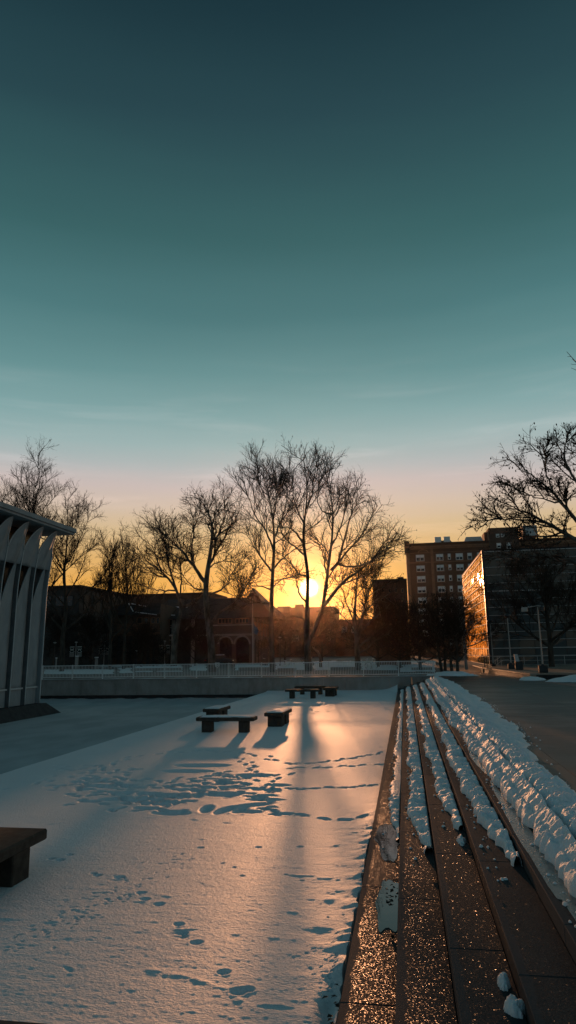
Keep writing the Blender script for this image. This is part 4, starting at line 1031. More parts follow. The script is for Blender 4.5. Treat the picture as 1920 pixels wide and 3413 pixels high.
def handrail():
    Y = 70.5; z = tz(Y); q = lambda px, py: at(px, py, Y)
    x0, x1 = q(1612, 2190)[0], 20.5; t = thing('handrail', 'thin two bar metal handrail in front of the glass building', 'railing', (x0, Y, z))
    za, zb = q(1700, 2186)[2], q(1700, 2202)[2]
    MB().tube([(x0, Y, za), (x1, Y, za)], .022, 6).build('top_rail', 'mullion', t)
    MB().tube([(x0, Y, zb), (x1, Y, zb)], .018, 6).build('lower_rail', 'mullion', t)
    p = None; x = x0+.05
    while x < x1:
        if p is None: p = MB().tube([(x, Y, z), (x, Y, za)], .022, 6).build('post', 'mullion', t); px_ = x
        else: again(p, (x-px_, 0, 0))
        x += 1.25
    t = thing('stair_rail', 'sloping stair handrail near the corner of the glass building', 'railing', (q(1660, 2190)[0], 69.3, z))
    for a, b in (((1647, 2204), (1668, 2189)), ((1655, 2215), (1676, 2200))):
        p0, p1 = at(*a, 69.3), at(*b, 69.3); MB().tube([p0, p1, p1+np.array([.55, 0, .02])], .024, 6).build('rail', 'mullion', t)
    for px in (1650, 1670): p0 = at(px, 2200, 69.3); MB().tube([(p0[0], 69.3, z), (p0[0], 69.3, p0[2]+.1)], .022, 6).build('post', 'mullion', t)
handrail()
for i, px in enumerate((1602, 1610)):
    b = at(px, 2188, 63.0); z = tz(63.0); t = thing('bollard_light', ('left', 'right')[i]+' one of a pair of slim bollards before the gold facade', 'bollard', (b[0]+.3, 63.0, z), 'slim bollards')
    m = MB(); m.tube([(b[0]+.3, 63, z), (b[0]+.3, 63, b[2]-.04)], .035, 8); m.build('post', 'dark_metal', t); MB().lathe((b[0]+.3, 63, b[2]-.038), [(.05, 0), (.06, .05), (.02, .09)], 10).build('cap', 'mullion', t)

# ------------------------------------------------------------------ things on the lawn beyond the fence
def banner_pole(px, Y, top, label, s=1.0, pole_dx=0.):
    c = at(px, top, Y); g = .84; t = thing('banner_pole', label, 'banner', (c[0], Y, g), 'banner poles by the hall')
    MB().tube([(c[0], Y, g), (c[0], Y, c[2]+.5)], .05, 8).build('pole', 'pole_metal', t)
    MB().lathe((c[0], Y, c[2]+.5), [(.12, 0), (.2, .05), (.12, .12)], 10).build('cap', 'mullion', t)
    W, H = .66*s, 1.32*s
    for sx in (-1, 1):
        x = c[0]+sx*(.14+W/2)*1.12; z = c[2]; y = Y-.02
        o = MB().box((x-W/2, y-.012, z-H), (x+W/2, y+.012, z)).build('banner', 'banner', t); ORG[o] = ORG[t]
        m = MB(); m.box((x-W/2, y-.018, z-.10*s), (x+W/2, y-.014, z-.0))
        A = lambda u, w: (x+u*W, y-.016, z-w*H)
        def stroke(p, q, wd):
            p, q = np.array(A(*p)), np.array(A(*q)); n_ = np.array([-(q-p)[2], 0, (q-p)[0]]); n_ = n_/np.linalg.norm(n_)*wd*W/2
            m.add([p-n_, q-n_, q+n_, p+n_], [(0, 1, 2, 3)])
        for a, b in (((-.36, .17), (-.22, .40)), ((-.22, .40), (-.0, .22)), ((.0, .22), (.22, .40)), ((.22, .40), (.36, .17))): stroke(a, b, .13)
        for a, b in (((-.5, .47), (0, .64)), ((0, .64), (.5, .47))): stroke(a, b, .10)
        m.build('print', 'banner_pale', o)
        m = MB(); m.add([A(-.5, .54), A(0, .72), A(.5, .54), A(.5, 1.), A(-.5, 1.)], [(0, 4, 3, 2, 1)]); m.build('lower_field', 'banner_grey', o)
banner_pole(253.5, 85, 2155, 'leftmost banner pole with two W banners, fully lit pair')
banner_pole(348, 90, 2153, 'second banner pole from the left with two shield banners', .92)
banner_pole(549.5, 96, 2150, 'banner pole with twin banners before the dark annex left of the pale trunk', .98)
def kiosk(px, pt, Y, w, label):
    c = at(px, pt, Y); t = thing('stone_pillar', label, 'pillar', (c[0], Y, .84), 'pale pillars on the lawn')
    MB().lathe((c[0], Y, .84), [(w*.55, 0), (w*.5, .1), (w*.46, c[2]-1.0), (w*.55, c[2]-.9), (w*.5, c[2]-.84)], 12).build('shaft', 'wall', t, True)
    MB().lathe((c[0], Y, c[2]), [(w*.6, 0), (w*.6, .08)], 12).build('cap', 'snow_flat', t)
kiosk(257, 2188, 84, .42, 'pale pillar under the leftmost W banners'); kiosk(322, 2192, 86, .42, 'pale pillar between the two left banner poles')
kiosk(188, 2194, 82, .2, 'short pale post just right of the pavilion')
def flag():
    Y = 103.0; p = at(842, 2066, Y); g = .84; t = thing('flagpole', 'flagpole with a limp blue and grey flag before the arched building', 'flag', (p[0], Y, g))
    MB().tube([(p[0], Y, g), (p[0], Y, p[2]+3.2)], [.07, .045], 8).build('pole', 'mullion', t)
    n = 12; V = []; F = []
    a0, a1 = at(843, 2080, Y), at(862, 2112, Y); W = a1[0]-a0[0]; H = a0[2]-a1[2]
    for i in range(n+1):
        for j in range(n+1):
            u, v = i/n, j/n; wid = W*(.35+.65*math.sin(min(1, v*1.6)*math.pi*.5))*(1-.35*max(0, v-.7)/.3)
            V.append((p[0]+.06+u*wid, Y-.05+.12*math.sin(u*9+v*2), a0[2]-H*v-.25*u*H*.3+.1*math.sin(u*5)))
    F = [(i*(n+1)+j, (i+1)*(n+1)+j, (i+1)*(n+1)+j+1, i*(n+1)+j+1) for i in range(n) for j in range(n)]
    MB().add(V, F).build('cloth', 'flag', t, True)
flag()
def sign_board():
    Y = 92.0; a, b = at(868, 2163, Y), at(892, 2206, Y); t = thing('sign_panel', 'dark upright sign panel with a pale crescent mark', 'sign', ((a[0]+b[0])/2, Y, .84))
    MB().cbox((a[0], Y, .84), (b[0], Y+.25, a[2]), .03).build('panel', 'dark_metal', t)
    cx, cz, r = a[0]+(b[0]-a[0])*.58, b[2]+(a[2]-b[2])*.46, .36; m = MB()
    m.tube([(cx+r*math.cos(q), Y-.02, cz+r*math.sin(q)) for q in np.linspace(1.3, 4.2, 12)], .03, 5)
    m.build('crescent', 'banner_grey', t); m = MB(); m.tube([(cx+r*math.cos(q), Y-.03, cz+r*math.sin(q)) for q in np.linspace(4.0, 5.0, 5)], .05, 5); m.build('lower_arc', 'banner_pale', t)
sign_board()
def horn_sculpture():
    Y = 78.0; P = [(1068, 2206), (1067, 2192), (1063, 2180), (1057, 2170), (1048, 2163), (1041, 2156)]
    c = at(1068, 2206, Y); t = thing('horn_sculpture', 'curved bronze horn shaped sculpture leaning left behind the fence', 'sculpture', (c[0], Y, .84))
    pts = [np.array([c[0]+.02, Y, .84])]+[at(x, y, Y-.1*i) for i, (x, y) in enumerate(P)]
    MB().tube(pts, [.22, .17, .16, .14, .12, .09, .05], 10).build('body', 'sculpt', t, True)
    m = MB()
    for x, y, dx, dy in ((1059, 2171, 3.5, -3.5), (1052, 2165, 3, -4), (1046, 2160, 3, -4)):
        a, b = at(x, y, Y-.4), at(x+dx, y+dy, Y-.5); m.tube([a, b], [.05, .02], 6)
    m.build('barb', 'sculpt', t)
horn_sculpture()
def bicycle(px, Y, label, tilt=0., grp='bicycles at the rack'):
    c = at(px, 2215, Y); g = .84; t = thing('bicycle', label, 'bicycle', (c[0], Y, g), grp)
    R_ = .34; xa, xb = c[0]-.52, c[0]+.52
    for x in (xa, xb):
        ring = [(x+R_*math.cos(q), Y, g+R_+R_*math.sin(q)) for q in np.linspace(0, 2*math.pi, 19)]
        o = MB().tube(ring, .022, 6, False).build('wheel', 'tyre', t); ORG[o] = ORG[t]
        m = MB()
        for q in range(8): m.tube([(x, Y, g+R_), (x+R_*math.cos(q*math.pi/4), Y, g+R_+R_*math.sin(q*math.pi/4))], .005, 3)
        m.build('spoke', 'mullion', o)
    bb = (c[0]-.05, Y, g+.30); st = (c[0]-.22, Y, g+.88); hd = (c[0]+.34, Y, g+.86)
    m = MB()
    for a, b in ((bb, st), (bb, hd), ((c[0]-.2, Y, g+.8), (c[0]+.33, Y, g+.8)), ((xa, Y, g+R_), bb), ((xa, Y, g+R_), (c[0]-.2, Y, g+.8)), (hd, (xb, Y, g+R_))): m.tube([a, b], .028, 6)
    m.build('frame', 'frame', t)
    MB().cbox((st[0]-.14, Y-.07, g+.88), (st[0]+.14, Y+.07, g+.93), .02).build('saddle', 'snow_flat', t)
    MB().tube([(hd[0], Y, hd[2]), (hd[0], Y, g+1.02)], .02, 6).build('stem', 'mullion', t)
    MB().tube([(hd[0]+.15, Y-.28, g+1.03), (hd[0], Y-.2, g+1.05), (hd[0], Y+.2, g+1.05), (hd[0]+.15, Y+.28, g+1.03)], .018, 6).build('handlebar', 'frame', t)
bicycle(1211, 70, 'left of two snow dusted bicycles behind the fence, by the forked tree'); bicycle(1230, 71.2, 'right of two snow dusted bicycles behind the fence, nearer the dark trees')
bicycle(957, 74, 'lone bicycle behind the fence left of the forked tree', 0, None)
def car():
    Y = 100.0; a, b = at(711, 2190, Y), at(757, 2213, Y); g = .84; cx = (a[0]+b[0])/2
    t = thing('parked_car', 'dark parked car with a snow covered roof and red tail lights under the big tree', 'car', (cx, Y, g))
    L = 2.15
    prof = [(-L, .35), (-L, .85), (-L*.82, .98), (-L*.62, 1.42), (L*.25, 1.46), (L*.52, 1.02), (L*.95, .88), (L, .6), (L, .35)]
    n = len(prof); V = [(cx+x, Y-.85, g+z) for x, z in prof]+[(cx+x, Y+.85, g+z) for x, z in prof]
    MB().add(V, [tuple(range(n)), tuple(range(2*n-1, n-1, -1))]+[(i, n+i, n+(i+1) % n, (i+1) % n) for i in range(n)]).build('body', 'carpaint', t)
    for x in (-L*.62, L*.62):
        for y in (-.86, .72):
            o = MB().add([(cx+x+.33*math.cos(q), Y+y+d, g+.33+.33*math.sin(q)) for d in (0, .16) for q in np.linspace(0, 2*math.pi, 15)[:-1]], [tuple(range(14)), tuple(range(27, 13, -1))]+[(i, 14+i, 14+(i+1) % 14, (i+1) % 14) for i in range(14)]).build('wheel', 'tyre', t)
    MB().cbox((cx-L*.60, Y-.75, g+1.463), (cx+L*.22, Y+.75, g+1.56), .04).build('roof_snow', 'snow_flat', t)
    for y in (-.86, .6): MB().box((cx-L-.02, Y+y, g+.68), (cx-L+.25, Y+y+.26, g+.82)).build('tail_light', 'redlight', t)
    m = MB(); m.add([(cx-L*.55, Y-.856, g+1.0), (cx+L*.40, Y-.856, g+1.0), (cx+L*.2, Y-.856, g+1.38), (cx-L*.5, Y-.856, g+1.38)], [(0, 1, 2, 3)]); m.build('side_window', 'glassdark', t)
    MB().box((cx+L-.03, Y-.8, g+.62), (cx+L+.02, Y-.5, g+.76)).build('headlight', 'blind', t)
car()
def van():
    Y = 88.0; a, b = at(1262, 2181, Y), at(1298, 2200, Y); g = .82; cx = (a[0]+b[0])/2
    t = thing('utility_cart', 'low dark utility cart with a flat snowy canopy behind the fence', 'cart', (cx, Y, g))
    w = (b[0]-a[0])/2; zt = a[2]
    MB().cbox((cx-w, Y-.6, zt-.12), (cx+w, Y+.6, zt), .03).build('canopy', 'snow_flat', t)
    for sx in (-1, 1):
        for sy in (-.5, .5): MB().tube([(cx+sx*w*.85, Y+sy, g+.6), (cx+sx*w*.85, Y+sy, zt-.12)], .03, 6).build('post', 'dark_metal', t)
    MB().cbox((cx-w, Y-.6, g+.28), (cx+w*1.15, Y+.6, g+.75), .06).build('body', 'carpaint', t)
    MB().cbox((cx-w*.55, Y-.5, g+.752), (cx-w*.25, Y+.5, g+1.15), .04).build('seat', 'dark_metal', t)
    for sx in (-.7, .75):
        for sy in (-.62, .5): MB().add([(cx+w*sx+.24*math.cos(q), Y+sy+d, g+.26+.24*math.sin(q)) for d in (0, .12) for q in np.linspace(0, 2*math.pi, 13)[:-1]], [tuple(range(12)), tuple(range(23, 11, -1))]+[(i, 12+i, 12+(i+1) % 12, (i+1) % 12) for i in range(12)]).build('wheel', 'tyre', t)
van()
for i, (px, pt, Y, lb) in enumerate(((183, 2145, 84, 'slim park lamp just right of the pavilion'), (933, 2127, 88, 'slim park lamp between the plane tree and the forked tree'), (455, 2205, 92, 'slim park lamp left of the dark annex'), (1504, 2180, 62, 'slim lamp among the small dark trees'))):
    p = at(px, pt, Y); g = .84; t = thing('park_lamp', lb, 'lamp post', (p[0], Y, g), 'slim park lamps')
    z = max(p[2], g+2.2); MB().tube([(p[0], Y, g), (p[0], Y, z)], [.06, .045], 8).build('pole', 'dark_metal', t)
    MB().lathe((p[0], Y, z), [(.05, 0), (.17, .05), (.22, .14), (.05, .2)], 10).build('lamp_head', 'mullion', t)

# snow lying on the lawn beyond the fence
def lawn_snow(pl, pr, y0, y1, seed, h=.07, ragged=.35):
    nx, ny = max(24, int((pr-pl)/3)), 26; V = np.zeros((ny, nx, 3))
    for j in range(ny):
        for i in range(nx):
            p = on(pl+(pr-pl)*i/(nx-1), y1+(y0-y1)*j/(ny-1), .84); V[j, i] = p
    U, W = np.meshgrid(np.linspace(-1, 1, nx), np.linspace(-1, 1, ny)); a = (V[:, -1, 0]-V[:, 0, 0]).mean()/2
    e = np.minimum((1-np.abs(U))*a/1.2, (1-np.abs(W))*3.0)+1.0*(fbm(V[..., 0]/1.6, V[..., 1]/3.5, seed)-.55)
    Z = np.where(e > .12, h*np.sqrt(np.clip((e-.12)/.7, 0, 1))*(.5+fbm(V[..., 0]/.9, V[..., 1]/1.2, seed+3)), -.06)
    o = stuff(link('lawn_snow', gridmesh('lawn_snow', V[..., 0], V[..., 1], .845+Z), 'snow_flat'))
    return o
for i, (a, b, y0, y1) in enumerate(((140, 384, 2231, 2247), (390, 445, 2226, 2244), (446, 512, 2219, 2240), (512, 612, 2216, 2239), (630, 692, 2211, 2236), (780, 905, 2214, 2235), (915, 1022, 2206, 2233), (1040, 1192, 2203, 2234), (1194, 1330, 2204, 2234), (1330, 1452, 2202, 2240), (150, 420, 2214, 2224))):
    o = lawn_snow(a, b, y0, y1, 40+i*7)
    o['label'] = 'snow patch on the lawn beyond the fence'; o['group'] = 'snow patches on the lawn'
def planter_wall(pl, pr, py, Y, h, label):
    a, b = at(pl, py, Y)[0], at(pr, py, Y)[0]; t = thing('planter_wall', label, 'low wall', ((a+b)/2, Y, .84), 'low planter walls')
    n = max(2, int((b-a)/1.6)); w = (b-a)/n
    for k in range(n): MB().cbox((a+w*k+.006, Y, .8), (a+w*(k+1)-.006, Y+.5, .84+h), .02).build('block', 'stone', t)
    X, Yy = np.meshgrid(np.linspace(a, b, 60), np.linspace(Y-.02, Y+.52, 8)); Z = .84+h+np.where((X > a+.08) & (X < b-.08), .16*np.sqrt(np.clip(1-((Yy-Y-.25)/.27)**2, 0, 1))*(.7+.5*fbm(X*1.5, Yy*2, 7)), -.02)
    link('snow_cover', gridmesh('snow_cover', X, Yy, Z), 'snow_flat', t, -ORG[t])
planter_wall(925, 985, 2215, 66, .32, 'low snow capped planter wall left of the forked tree')
planter_wall(1100, 1185, 2215, 68, .30, 'low snow capped planter wall right of the forked tree')
planter_wall(795, 900, 2218, 70, .34, 'low snow capped planter wall under the plane trees')
planter_wall(1370, 1440, 2212, 64, .30, 'low snow capped planter wall by the small dark trees')
planter_wall(450, 600, 2218, 72, .36, 'long low snow capped planter wall before the annex')

# ------------------------------------------------------------------ bare winter trees
def tubes(P, Rr, n):
    """P (N,K,3) polylines, Rr (N,K) radii -> verts, quads"""
    Nn, K, _ = P.shape
    T = np.gradient(P, axis=1); T /= np.linalg.norm(T, axis=2, keepdims=True)+1e-9
    mean = P[:, -1]-P[:, 0]; mean /= np.linalg.norm(mean, axis=1, keepdims=True)+1e-9
    ref = np.where(np.abs(mean[:, :1]) < .75, np.array([[1., 0, 0]]), np.array([[0, .3, 1.]]))[:, None, :]
    A = np.cross(T, np.broadcast_to(ref, T.shape)); A /= np.linalg.norm(A, axis=2, keepdims=True)+1e-9; B = np.cross(T, A)
    q = 2*np.pi*np.arange(n)/n
    V = P[:, :, None, :]+Rr[:, :, None, None]*(np.cos(q)[None, None, :, None]*A[:, :, None, :]+np.sin(q)[None, None, :, None]*B[:, :, None, :])
    i = np.arange(Nn*K*n).reshape(Nn, K, n); j = np.roll(i, -1, 2)
    F = np.stack([i[:, :-1], j[:, :-1], j[:, 1:], i[:, 1:]], -1).reshape(-1, 4)
    return V.reshape(-1, 3), F
def resample(pts, rad, K):
    pts = np.array(pts, float); d = np.r_[0, np.cumsum(np.linalg.norm(np.diff(pts, axis=0), axis=1))]; s = np.linspace(0, d[-1], K)
    # smooth through the given points
    P = np.stack([np.interp(s, d, pts[:, k]) for k in range(3)], 1)
    for _ in range(2): P[1:-1] = .25*P[:-2]+.5*P[1:-1]+.25*P[2:]
    t = s/d[-1]; return P, np.interp(t, np.linspace(0, 1, len(rad)), rad), d[-1]
def spawn(P, Rr, L, nper, length, ang, up, wob, K, rtip, rs, tmin=.25, rfrac=.55, crook=.0, lenfall=.55, rmax=9):
    """children of polylines P: nper each, returned as the same kind of arrays"""
    Nn, K0, _ = P.shape
    cnt = np.maximum(1, np.round(nper*L/np.mean(L))).astype(int) if nper > 0 else np.zeros(Nn, int)
    par = np.repeat(np.arange(Nn), cnt); M_ = len(par)
    t = tmin+(1-tmin)*rs.rand(M_)**.85; f = t*(K0-1); i0 = np.minimum(f.astype(int), K0-2); w = (f-i0)[:, None]
    p = P[par, i0]*(1-w)+P[par, i0+1]*w; r0 = Rr[par, i0]*(1-w[:, 0])+Rr[par, i0+1]*w[:, 0]
    d = P[par, i0+1]-P[par, i0]; d /= np.linalg.norm(d, axis=1, keepdims=True)+1e-9
    rnd = rs.randn(M_, 3); rnd -= (rnd*d).sum(1, keepdims=True)*d; rnd /= np.linalg.norm(rnd, axis=1, keepdims=True)+1e-9
    a = np.radians(ang)*(.6+.8*rs.rand(M_))[:, None]
    nd = np.cos(a)*d+np.sin(a)*rnd; nd[:, 2] += up; nd /= np.linalg.norm(nd, axis=1, keepdims=True)
    ln = length*(.5+.9*rs.rand(M_))*(1-lenfall*t)*np.minimum(1.4, (L[par]/np.mean(L)))**.5
    out = np.zeros((M_, K, 3)); out[:, 0] = p; step = (ln/(K-1))[:, None]; cur = nd.copy()
    for k in range(1, K):
        out[:, k] = out[:, k-1]+cur*step
        cur = cur+wob*rs.randn(M_, 3); cur[:, 2] += up*.35
        if crook: cur = cur+crook*(-1)**k*rnd
        cur /= np.linalg.norm(cur, axis=1, keepdims=True)
    rb = np.minimum(np.maximum(rtip*1.5, rfrac*r0), rmax)
    rr = rb[:, None]*(1-np.linspace(0, 1, K)[None, :])**.8+rtip*np.linspace(0, 1, K)[None, :]
    return out, np.maximum(rr, rtip), ln
class Tree:
    def __init__(s): s.wood = []; s.tw = []
    def big(s, P, Rr, n): s.wood.append(tubes(P, Rr, n))
    def fine(s, P, Rr, n=3): s.tw.append(tubes(P, Rr, n))
def join(parts, org):
    V = []; F = []; o = 0
    for v, f in parts: V.append(v); F.append(f+o); o += len(v)
    return np.concatenate(V)-org, np.concatenate(F)
def finish(tr, name, label, base, grp, wood='bark', cat='tree'):
    t = thing(name, label, cat, base, grp); org = np.array(base, float)
    v, f = join(tr.wood[:1], org); link('trunk', npmesh('trunk', v, f, True), wood, t)
    if len(tr.wood) > 1: v, f = join(tr.wood[1:], org); link('limbs', npmesh('limbs', v, f, True), wood, t)
    v, f = join(tr.tw, org); link('twigs', npmesh('twigs', v, f, False), 'twig', t)
    return t
GT = 'bare trees beyond the fence'

def branch_out(tr, limbs, rs, dens=1.0, l1=3.4, l2=1.7, l3=.85, up=.10, n1=9, n2=6, n3=5, n4=1.2, rt=.0065, ang=40, wob=.13, tmin=.22, seeds=0, crook=.10):
    """limbs: list of (P,R,L) with a common K"""
    P = np.stack([a[0] for a in limbs]); Rr = np.stack([a[1] for a in limbs]); L = np.array([a[2] for a in limbs])
    c1 = spawn(P, Rr, L, n1*dens*.9, l1*1.12, ang, up, wob, 7, .024, rs, tmin, .55, crook, .45, .11); tr.big(c1[0], c1[1], 5)
    c2 = spawn(*c1, n2*.85, l2*1.25, ang+3, up, wob, 6, .013, rs, .15, .55, crook, .4); tr.fine(c2[0], c2[1], 4)
    e2 = spawn(P, Rr, L, n1*dens*.9, l2*.8, ang+10, up, wob, 5, .010, rs, .3, .2, crook, .3, .03); tr.fine(e2[0], e2[1], 3)
    c2 = tuple(np.concatenate([x[:, :5] if x.ndim == 3 else (x[:, :5] if x.ndim == 2 else x), y]) for x, y in zip(c2, e2))
    c3 = spawn(*c2, n3*.78, l3*1.3, ang+4, up*.8, wob, 4, rt, rs, .1, .6, crook, .4); tr.fine(c3[0], c3[1], 3)
    if n4 > 0:
        c4 = spawn(*c3, n4, l3*.55, ang+4, up*.6, wob, 3, rt*.9, rs, .15, .7, 0, .3); tr.fine(c4[0], c4[1], 3)
        if seeds:
            k = rs.choice(len(c4[0]), min(seeds, len(c4[0])), False); p = c4[0][k, -1]
            b = np.stack([p, p-np.array([0, 0, .05]), p-np.array([0, 0, .10]), p-np.array([0, 0, .15])], 1); r = np.tile([.004, .035, .035, .005], (len(k), 1)); tr.fine(b, r, 4)

def traced_tree(name, label, Y, trunk, limbs, seed, g=.84, grp=GT, wood='bark_pale', spread=2.2, **kw):
    """trunk / limbs: ((x, y) in photo pixels ..., radii); every limb gets a depth of its own"""
    rs = np.random.RandomState(seed); tr = Tree()
    def place(pts, drift):
        n = len(pts); return [at(x, y, Y+drift*(i/(n-1))**1.1) for i, (x, y) in enumerate(pts)]
    tp = place(trunk[0], 0); tp[0] = np.array([tp[0][0], Y, g-.1]); K = 14
    P, R_, L = resample(tp, trunk[1], 24); tr.big(P[None], R_[None], 12)
    ls = []
    Pt, Rt, Lt = resample(tp[len(tp)//2:], trunk[1][len(trunk[1])//2:], K); ls.append((Pt, Rt, Lt))
    for i, (pts, rad) in enumerate(limbs):
        dr = spread*(1 if i % 2 else -1)*(.4+.8*rs.rand()); w = place(pts, dr)
        l = resample(w, rad, K); l[0][1:-1] += rs.randn(K-2, 3)*.035; ls.append(l)
    tr.big(np.stack([l[0] for l in ls[1:]]), np.stack([l[1] for l in ls[1:]]), 7)
    branch_out(tr, ls, rs, **kw)
    return finish(tr, name, label, tp[0]*np.array([1, 1, 0])+np.array([0, 0, g]), grp, wood)
def r2(p): return [(400+x*.41408, 1480+y*.41408) for x, y in p]
def r3(p): return [(900+x*.41408, 1480+y*.41408) for x, y in p]
def r4(p): return [(1320+x*.48154, 1100+y*.48154) for x, y in p]

YT = 67.0
traced_tree('plane_tree', 'tall forked plane tree standing right in front of the sun', YT,
    (r3([(310, 1800), (300, 1700), (297, 1500), (300, 1300), (300, 1200), (310, 1050), (290, 930), (265, 800), (270, 650), (290, 520), (305, 380), (295, 250), (270, 130)]), [.38, .30, .24, .19, .17, .15, .12, .08, .04, .015]),
    [(r3([(312, 1590), (360, 1500), (420, 1370), (432, 1250), (450, 1150), (478, 1060), (470, 960), (495, 820), (500, 700), (515, 560), (500, 430), (470, 320), (455, 240)]), [.22, .20, .18, .15, .12, .08, .05, .015]),
     (r3([(435, 1300), (520, 1180), (600, 1100), (700, 1020), (780, 990), (830, 920), (865, 865), (905, 820), (950, 760)]), [.20, .17, .13, .10, .06, .02]),
     (r3([(490, 1015), (560, 950), (575, 840), (600, 740), (640, 640), (655, 550), (700, 470), (735, 440)]), [.15, .12, .09, .06, .02]),
     (r3([(560, 950), (640, 830), (700, 790), (760, 700), (830, 560), (845, 480)]), [.11, .08, .05, .02]),
     (r3([(540, 965), (640, 990), (720, 985), (800, 960), (860, 910), (930, 890), (1010, 850)]), [.11, .09, .06, .02]),
     (r3([(470, 1060), (440, 985), (430, 900), (405, 820), (330, 770)]), [.11, .08, .04, .02]),
     (r3([(495, 820), (560, 700), (600, 560), (610, 430), (640, 310)]), [.09, .07, .04, .02]),
     (r3([(515, 560), (420, 560), (380, 470), (390, 330), (380, 180)]), [.07, .05, .03, .02]),
     (r3([(265, 790), (200, 700), (140, 660), (70, 680)]), [.12, .10, .06, .02]),
     (r3([(285, 900), (220, 840), (150, 790), (100, 730), (70, 640)]), [.11, .08, .05, .02]),
     (r3([(305, 1060), (240, 1060), (160, 950), (90, 890)]), [.10, .08, .05, .02]),
     (r3([(295, 1280), (235, 1220), (212, 1100), (180, 1040), (110, 1060)]), [.10, .08, .05, .02]),
     (r3([(275, 640), (210, 520), (180, 380), (190, 200)]), [.10, .07, .04, .02]),
     (r3([(290, 520), (340, 420), (350, 280), (380, 140)]), [.09, .06, .04, .02]),
     (r3([(325, 1570), (380, 1560), (440, 1470), (520, 1430), (560, 1460)]), [.07, .05, .03, .015]),
     (r3([(300, 1420), (200, 1380), (120, 1400), (60, 1440)]), [.07, .05, .03, .015])],
    3, dens=1.12, n1=8, l1=2.9, l2=1.5, l3=.8, up=.09, spread=2.6, seeds=500)
traced_tree('plane_tree', 'slender upright plane tree left of the sun with fine ascending twigs', YT-1.5,
    (r2([(1225, 1840), (1222, 1600), (1216, 1300), (1225, 1150), (1230, 1020), (1240, 870), (1245, 750), (1230, 600), (1212, 480), (1190, 350), (1150, 250)]), [.26, .24, .22, .19, .15, .10, .06, .02]),
    [(r2([(1230, 1030), (1180, 980), (1130, 900), (1080, 820), (1015, 720)]), [.11, .09, .06, .02]),
     (r2([(1240, 1000), (1300, 930), (1370, 870), (1430, 840)]), [.10, .08, .05, .02]),
     (r2([(1240, 870), (1180, 700), (1100, 600), (1045, 470), (1010, 350)]), [.11, .08, .05, .02]),
     (r2([(1245, 750), (1300, 620), (1335, 500), (1350, 370), (1340, 290)]), [.10, .07, .04, .02]),
     (r2([(1232, 620), (1260, 480), (1250, 350), (1240, 240)]), [.08, .05, .03, .015]),
     (r2([(1200, 420), (1130, 360), (1095, 250), (1085, 210)]), [.06, .04, .03, .015]),
     (r2([(1225, 1180), (1160, 1150), (1090, 1140), (1010, 1165), (960, 1130)]), [.08, .06, .04, .015]),
     (r2([(1218, 1290), (1150, 1280), (1080, 1270), (990, 1300), (900, 1330)]), [.08, .06, .04, .015]),
     (r2([(1222, 1160), (1300, 1090), (1390, 1060), (1440, 1070)]), [.07, .05, .03, .015]),
     (r2([(1245, 800), (1330, 740), (1400, 640)]), [.07, .05, .03, .015])],
    11, dens=1.15, n1=9, l1=2.7, l2=1.5, l3=.8, up=.20, spread=2.2, ang=38)
traced_tree('plane_tree', 'broad dense plane tree with wide spreading crown left of centre', YT+1,
    (r2([(745, 1800), (738, 1650), (722, 1500), (702, 1380), (690, 1250), (690, 1120), (708, 1000), (730, 870), (745, 740), (740, 620), (705, 520), (640, 440)]), [.44, .40, .34, .30, .27, .22, .14, .08, .03]),
    [(r2([(690, 1115), (650, 1080), (620, 1020), (570, 950), (500, 860), (430, 790), (360, 730), (295, 670)]), [.22, .18, .14, .10, .06, .02]),
     (r2([(700, 1050), (720, 980), (800, 820), (860, 720), (935, 590)]), [.15, .12, .08, .02]),
     (r2([(735, 850), (790, 740), (830, 620), (855, 480)]), [.11, .08, .05, .02]),
     (r2([(650, 1080), (600, 1000), (560, 880), (590, 760), (600, 630), (560, 520)]), [.13, .10, .06, .02]),
     (r2([(745, 1430), (800, 1350), (900, 1300), (960, 1250), (1000, 1170), (1060, 1080), (1100, 950)]), [.16, .13, .10, .06, .02]),
     (r2([(690, 1230), (790, 1190), (870, 1130), (900, 1030), (960, 960)]), [.12, .09, .06, .02]),
     (r2([(740, 640), (780, 540), (850, 450)]), [.08, .05, .02]),
     (r2([(570, 950), (480, 920), (400, 880), (330, 860)]), [.09, .07, .04, .02]),
     (r2([(690, 1180), (600, 1160), (520, 1080), (470, 1000)]), [.10, .07, .04, .02]),
     (r2([(705, 1010), (760, 960), (840, 940), (900, 860)]), [.09, .06, .04, .02])],
    17, dens=1.25, n1=9, l1=2.8, l2=1.5, l3=.8, up=.05, spread=3.0, seeds=400)
traced_tree('plane_tree', 'pale barked plane tree leaning left behind the broad one', YT+6,
    (r2([(430, 1790), (440, 1600), (470, 1420), (500, 1320), (480, 1240), (450, 1160), (390, 1080), (330, 1020), (250, 970), (190, 930)]), [.40, .34, .28, .22, .17, .12, .07, .02]),
    [(r2([(500, 1310), (590, 1280), (650, 1230), (690, 1190)]), [.17, .14, .10, .05]),
     (r2([(470, 1220), (420, 1080), (390, 960), (370, 850), (330, 700)]), [.14, .11, .07, .02]),
     (r2([(390, 1080), (280, 1060), (200, 960), (130, 880)]), [.10, .07, .05, .02]),
     (r2([(440, 1180), (340, 1180), (230, 1160), (140, 1180)]), [.10, .07, .04, .02]),
     (r2([(480, 1230), (500, 1100), (480, 960), (500, 840)]), [.11, .08, .05, .02]),
     (r2([(330, 1020), (280, 900), (290, 780), (310, 640)]), [.09, .06, .04, .02]),
     (r2([(520, 1500), (600, 1420), (640, 1340)]), [.10, .08, .04])],
    23, dens=1.15, n1=9, l1=2.8, l2=1.5, l3=.8, up=.04, spread=2.6)
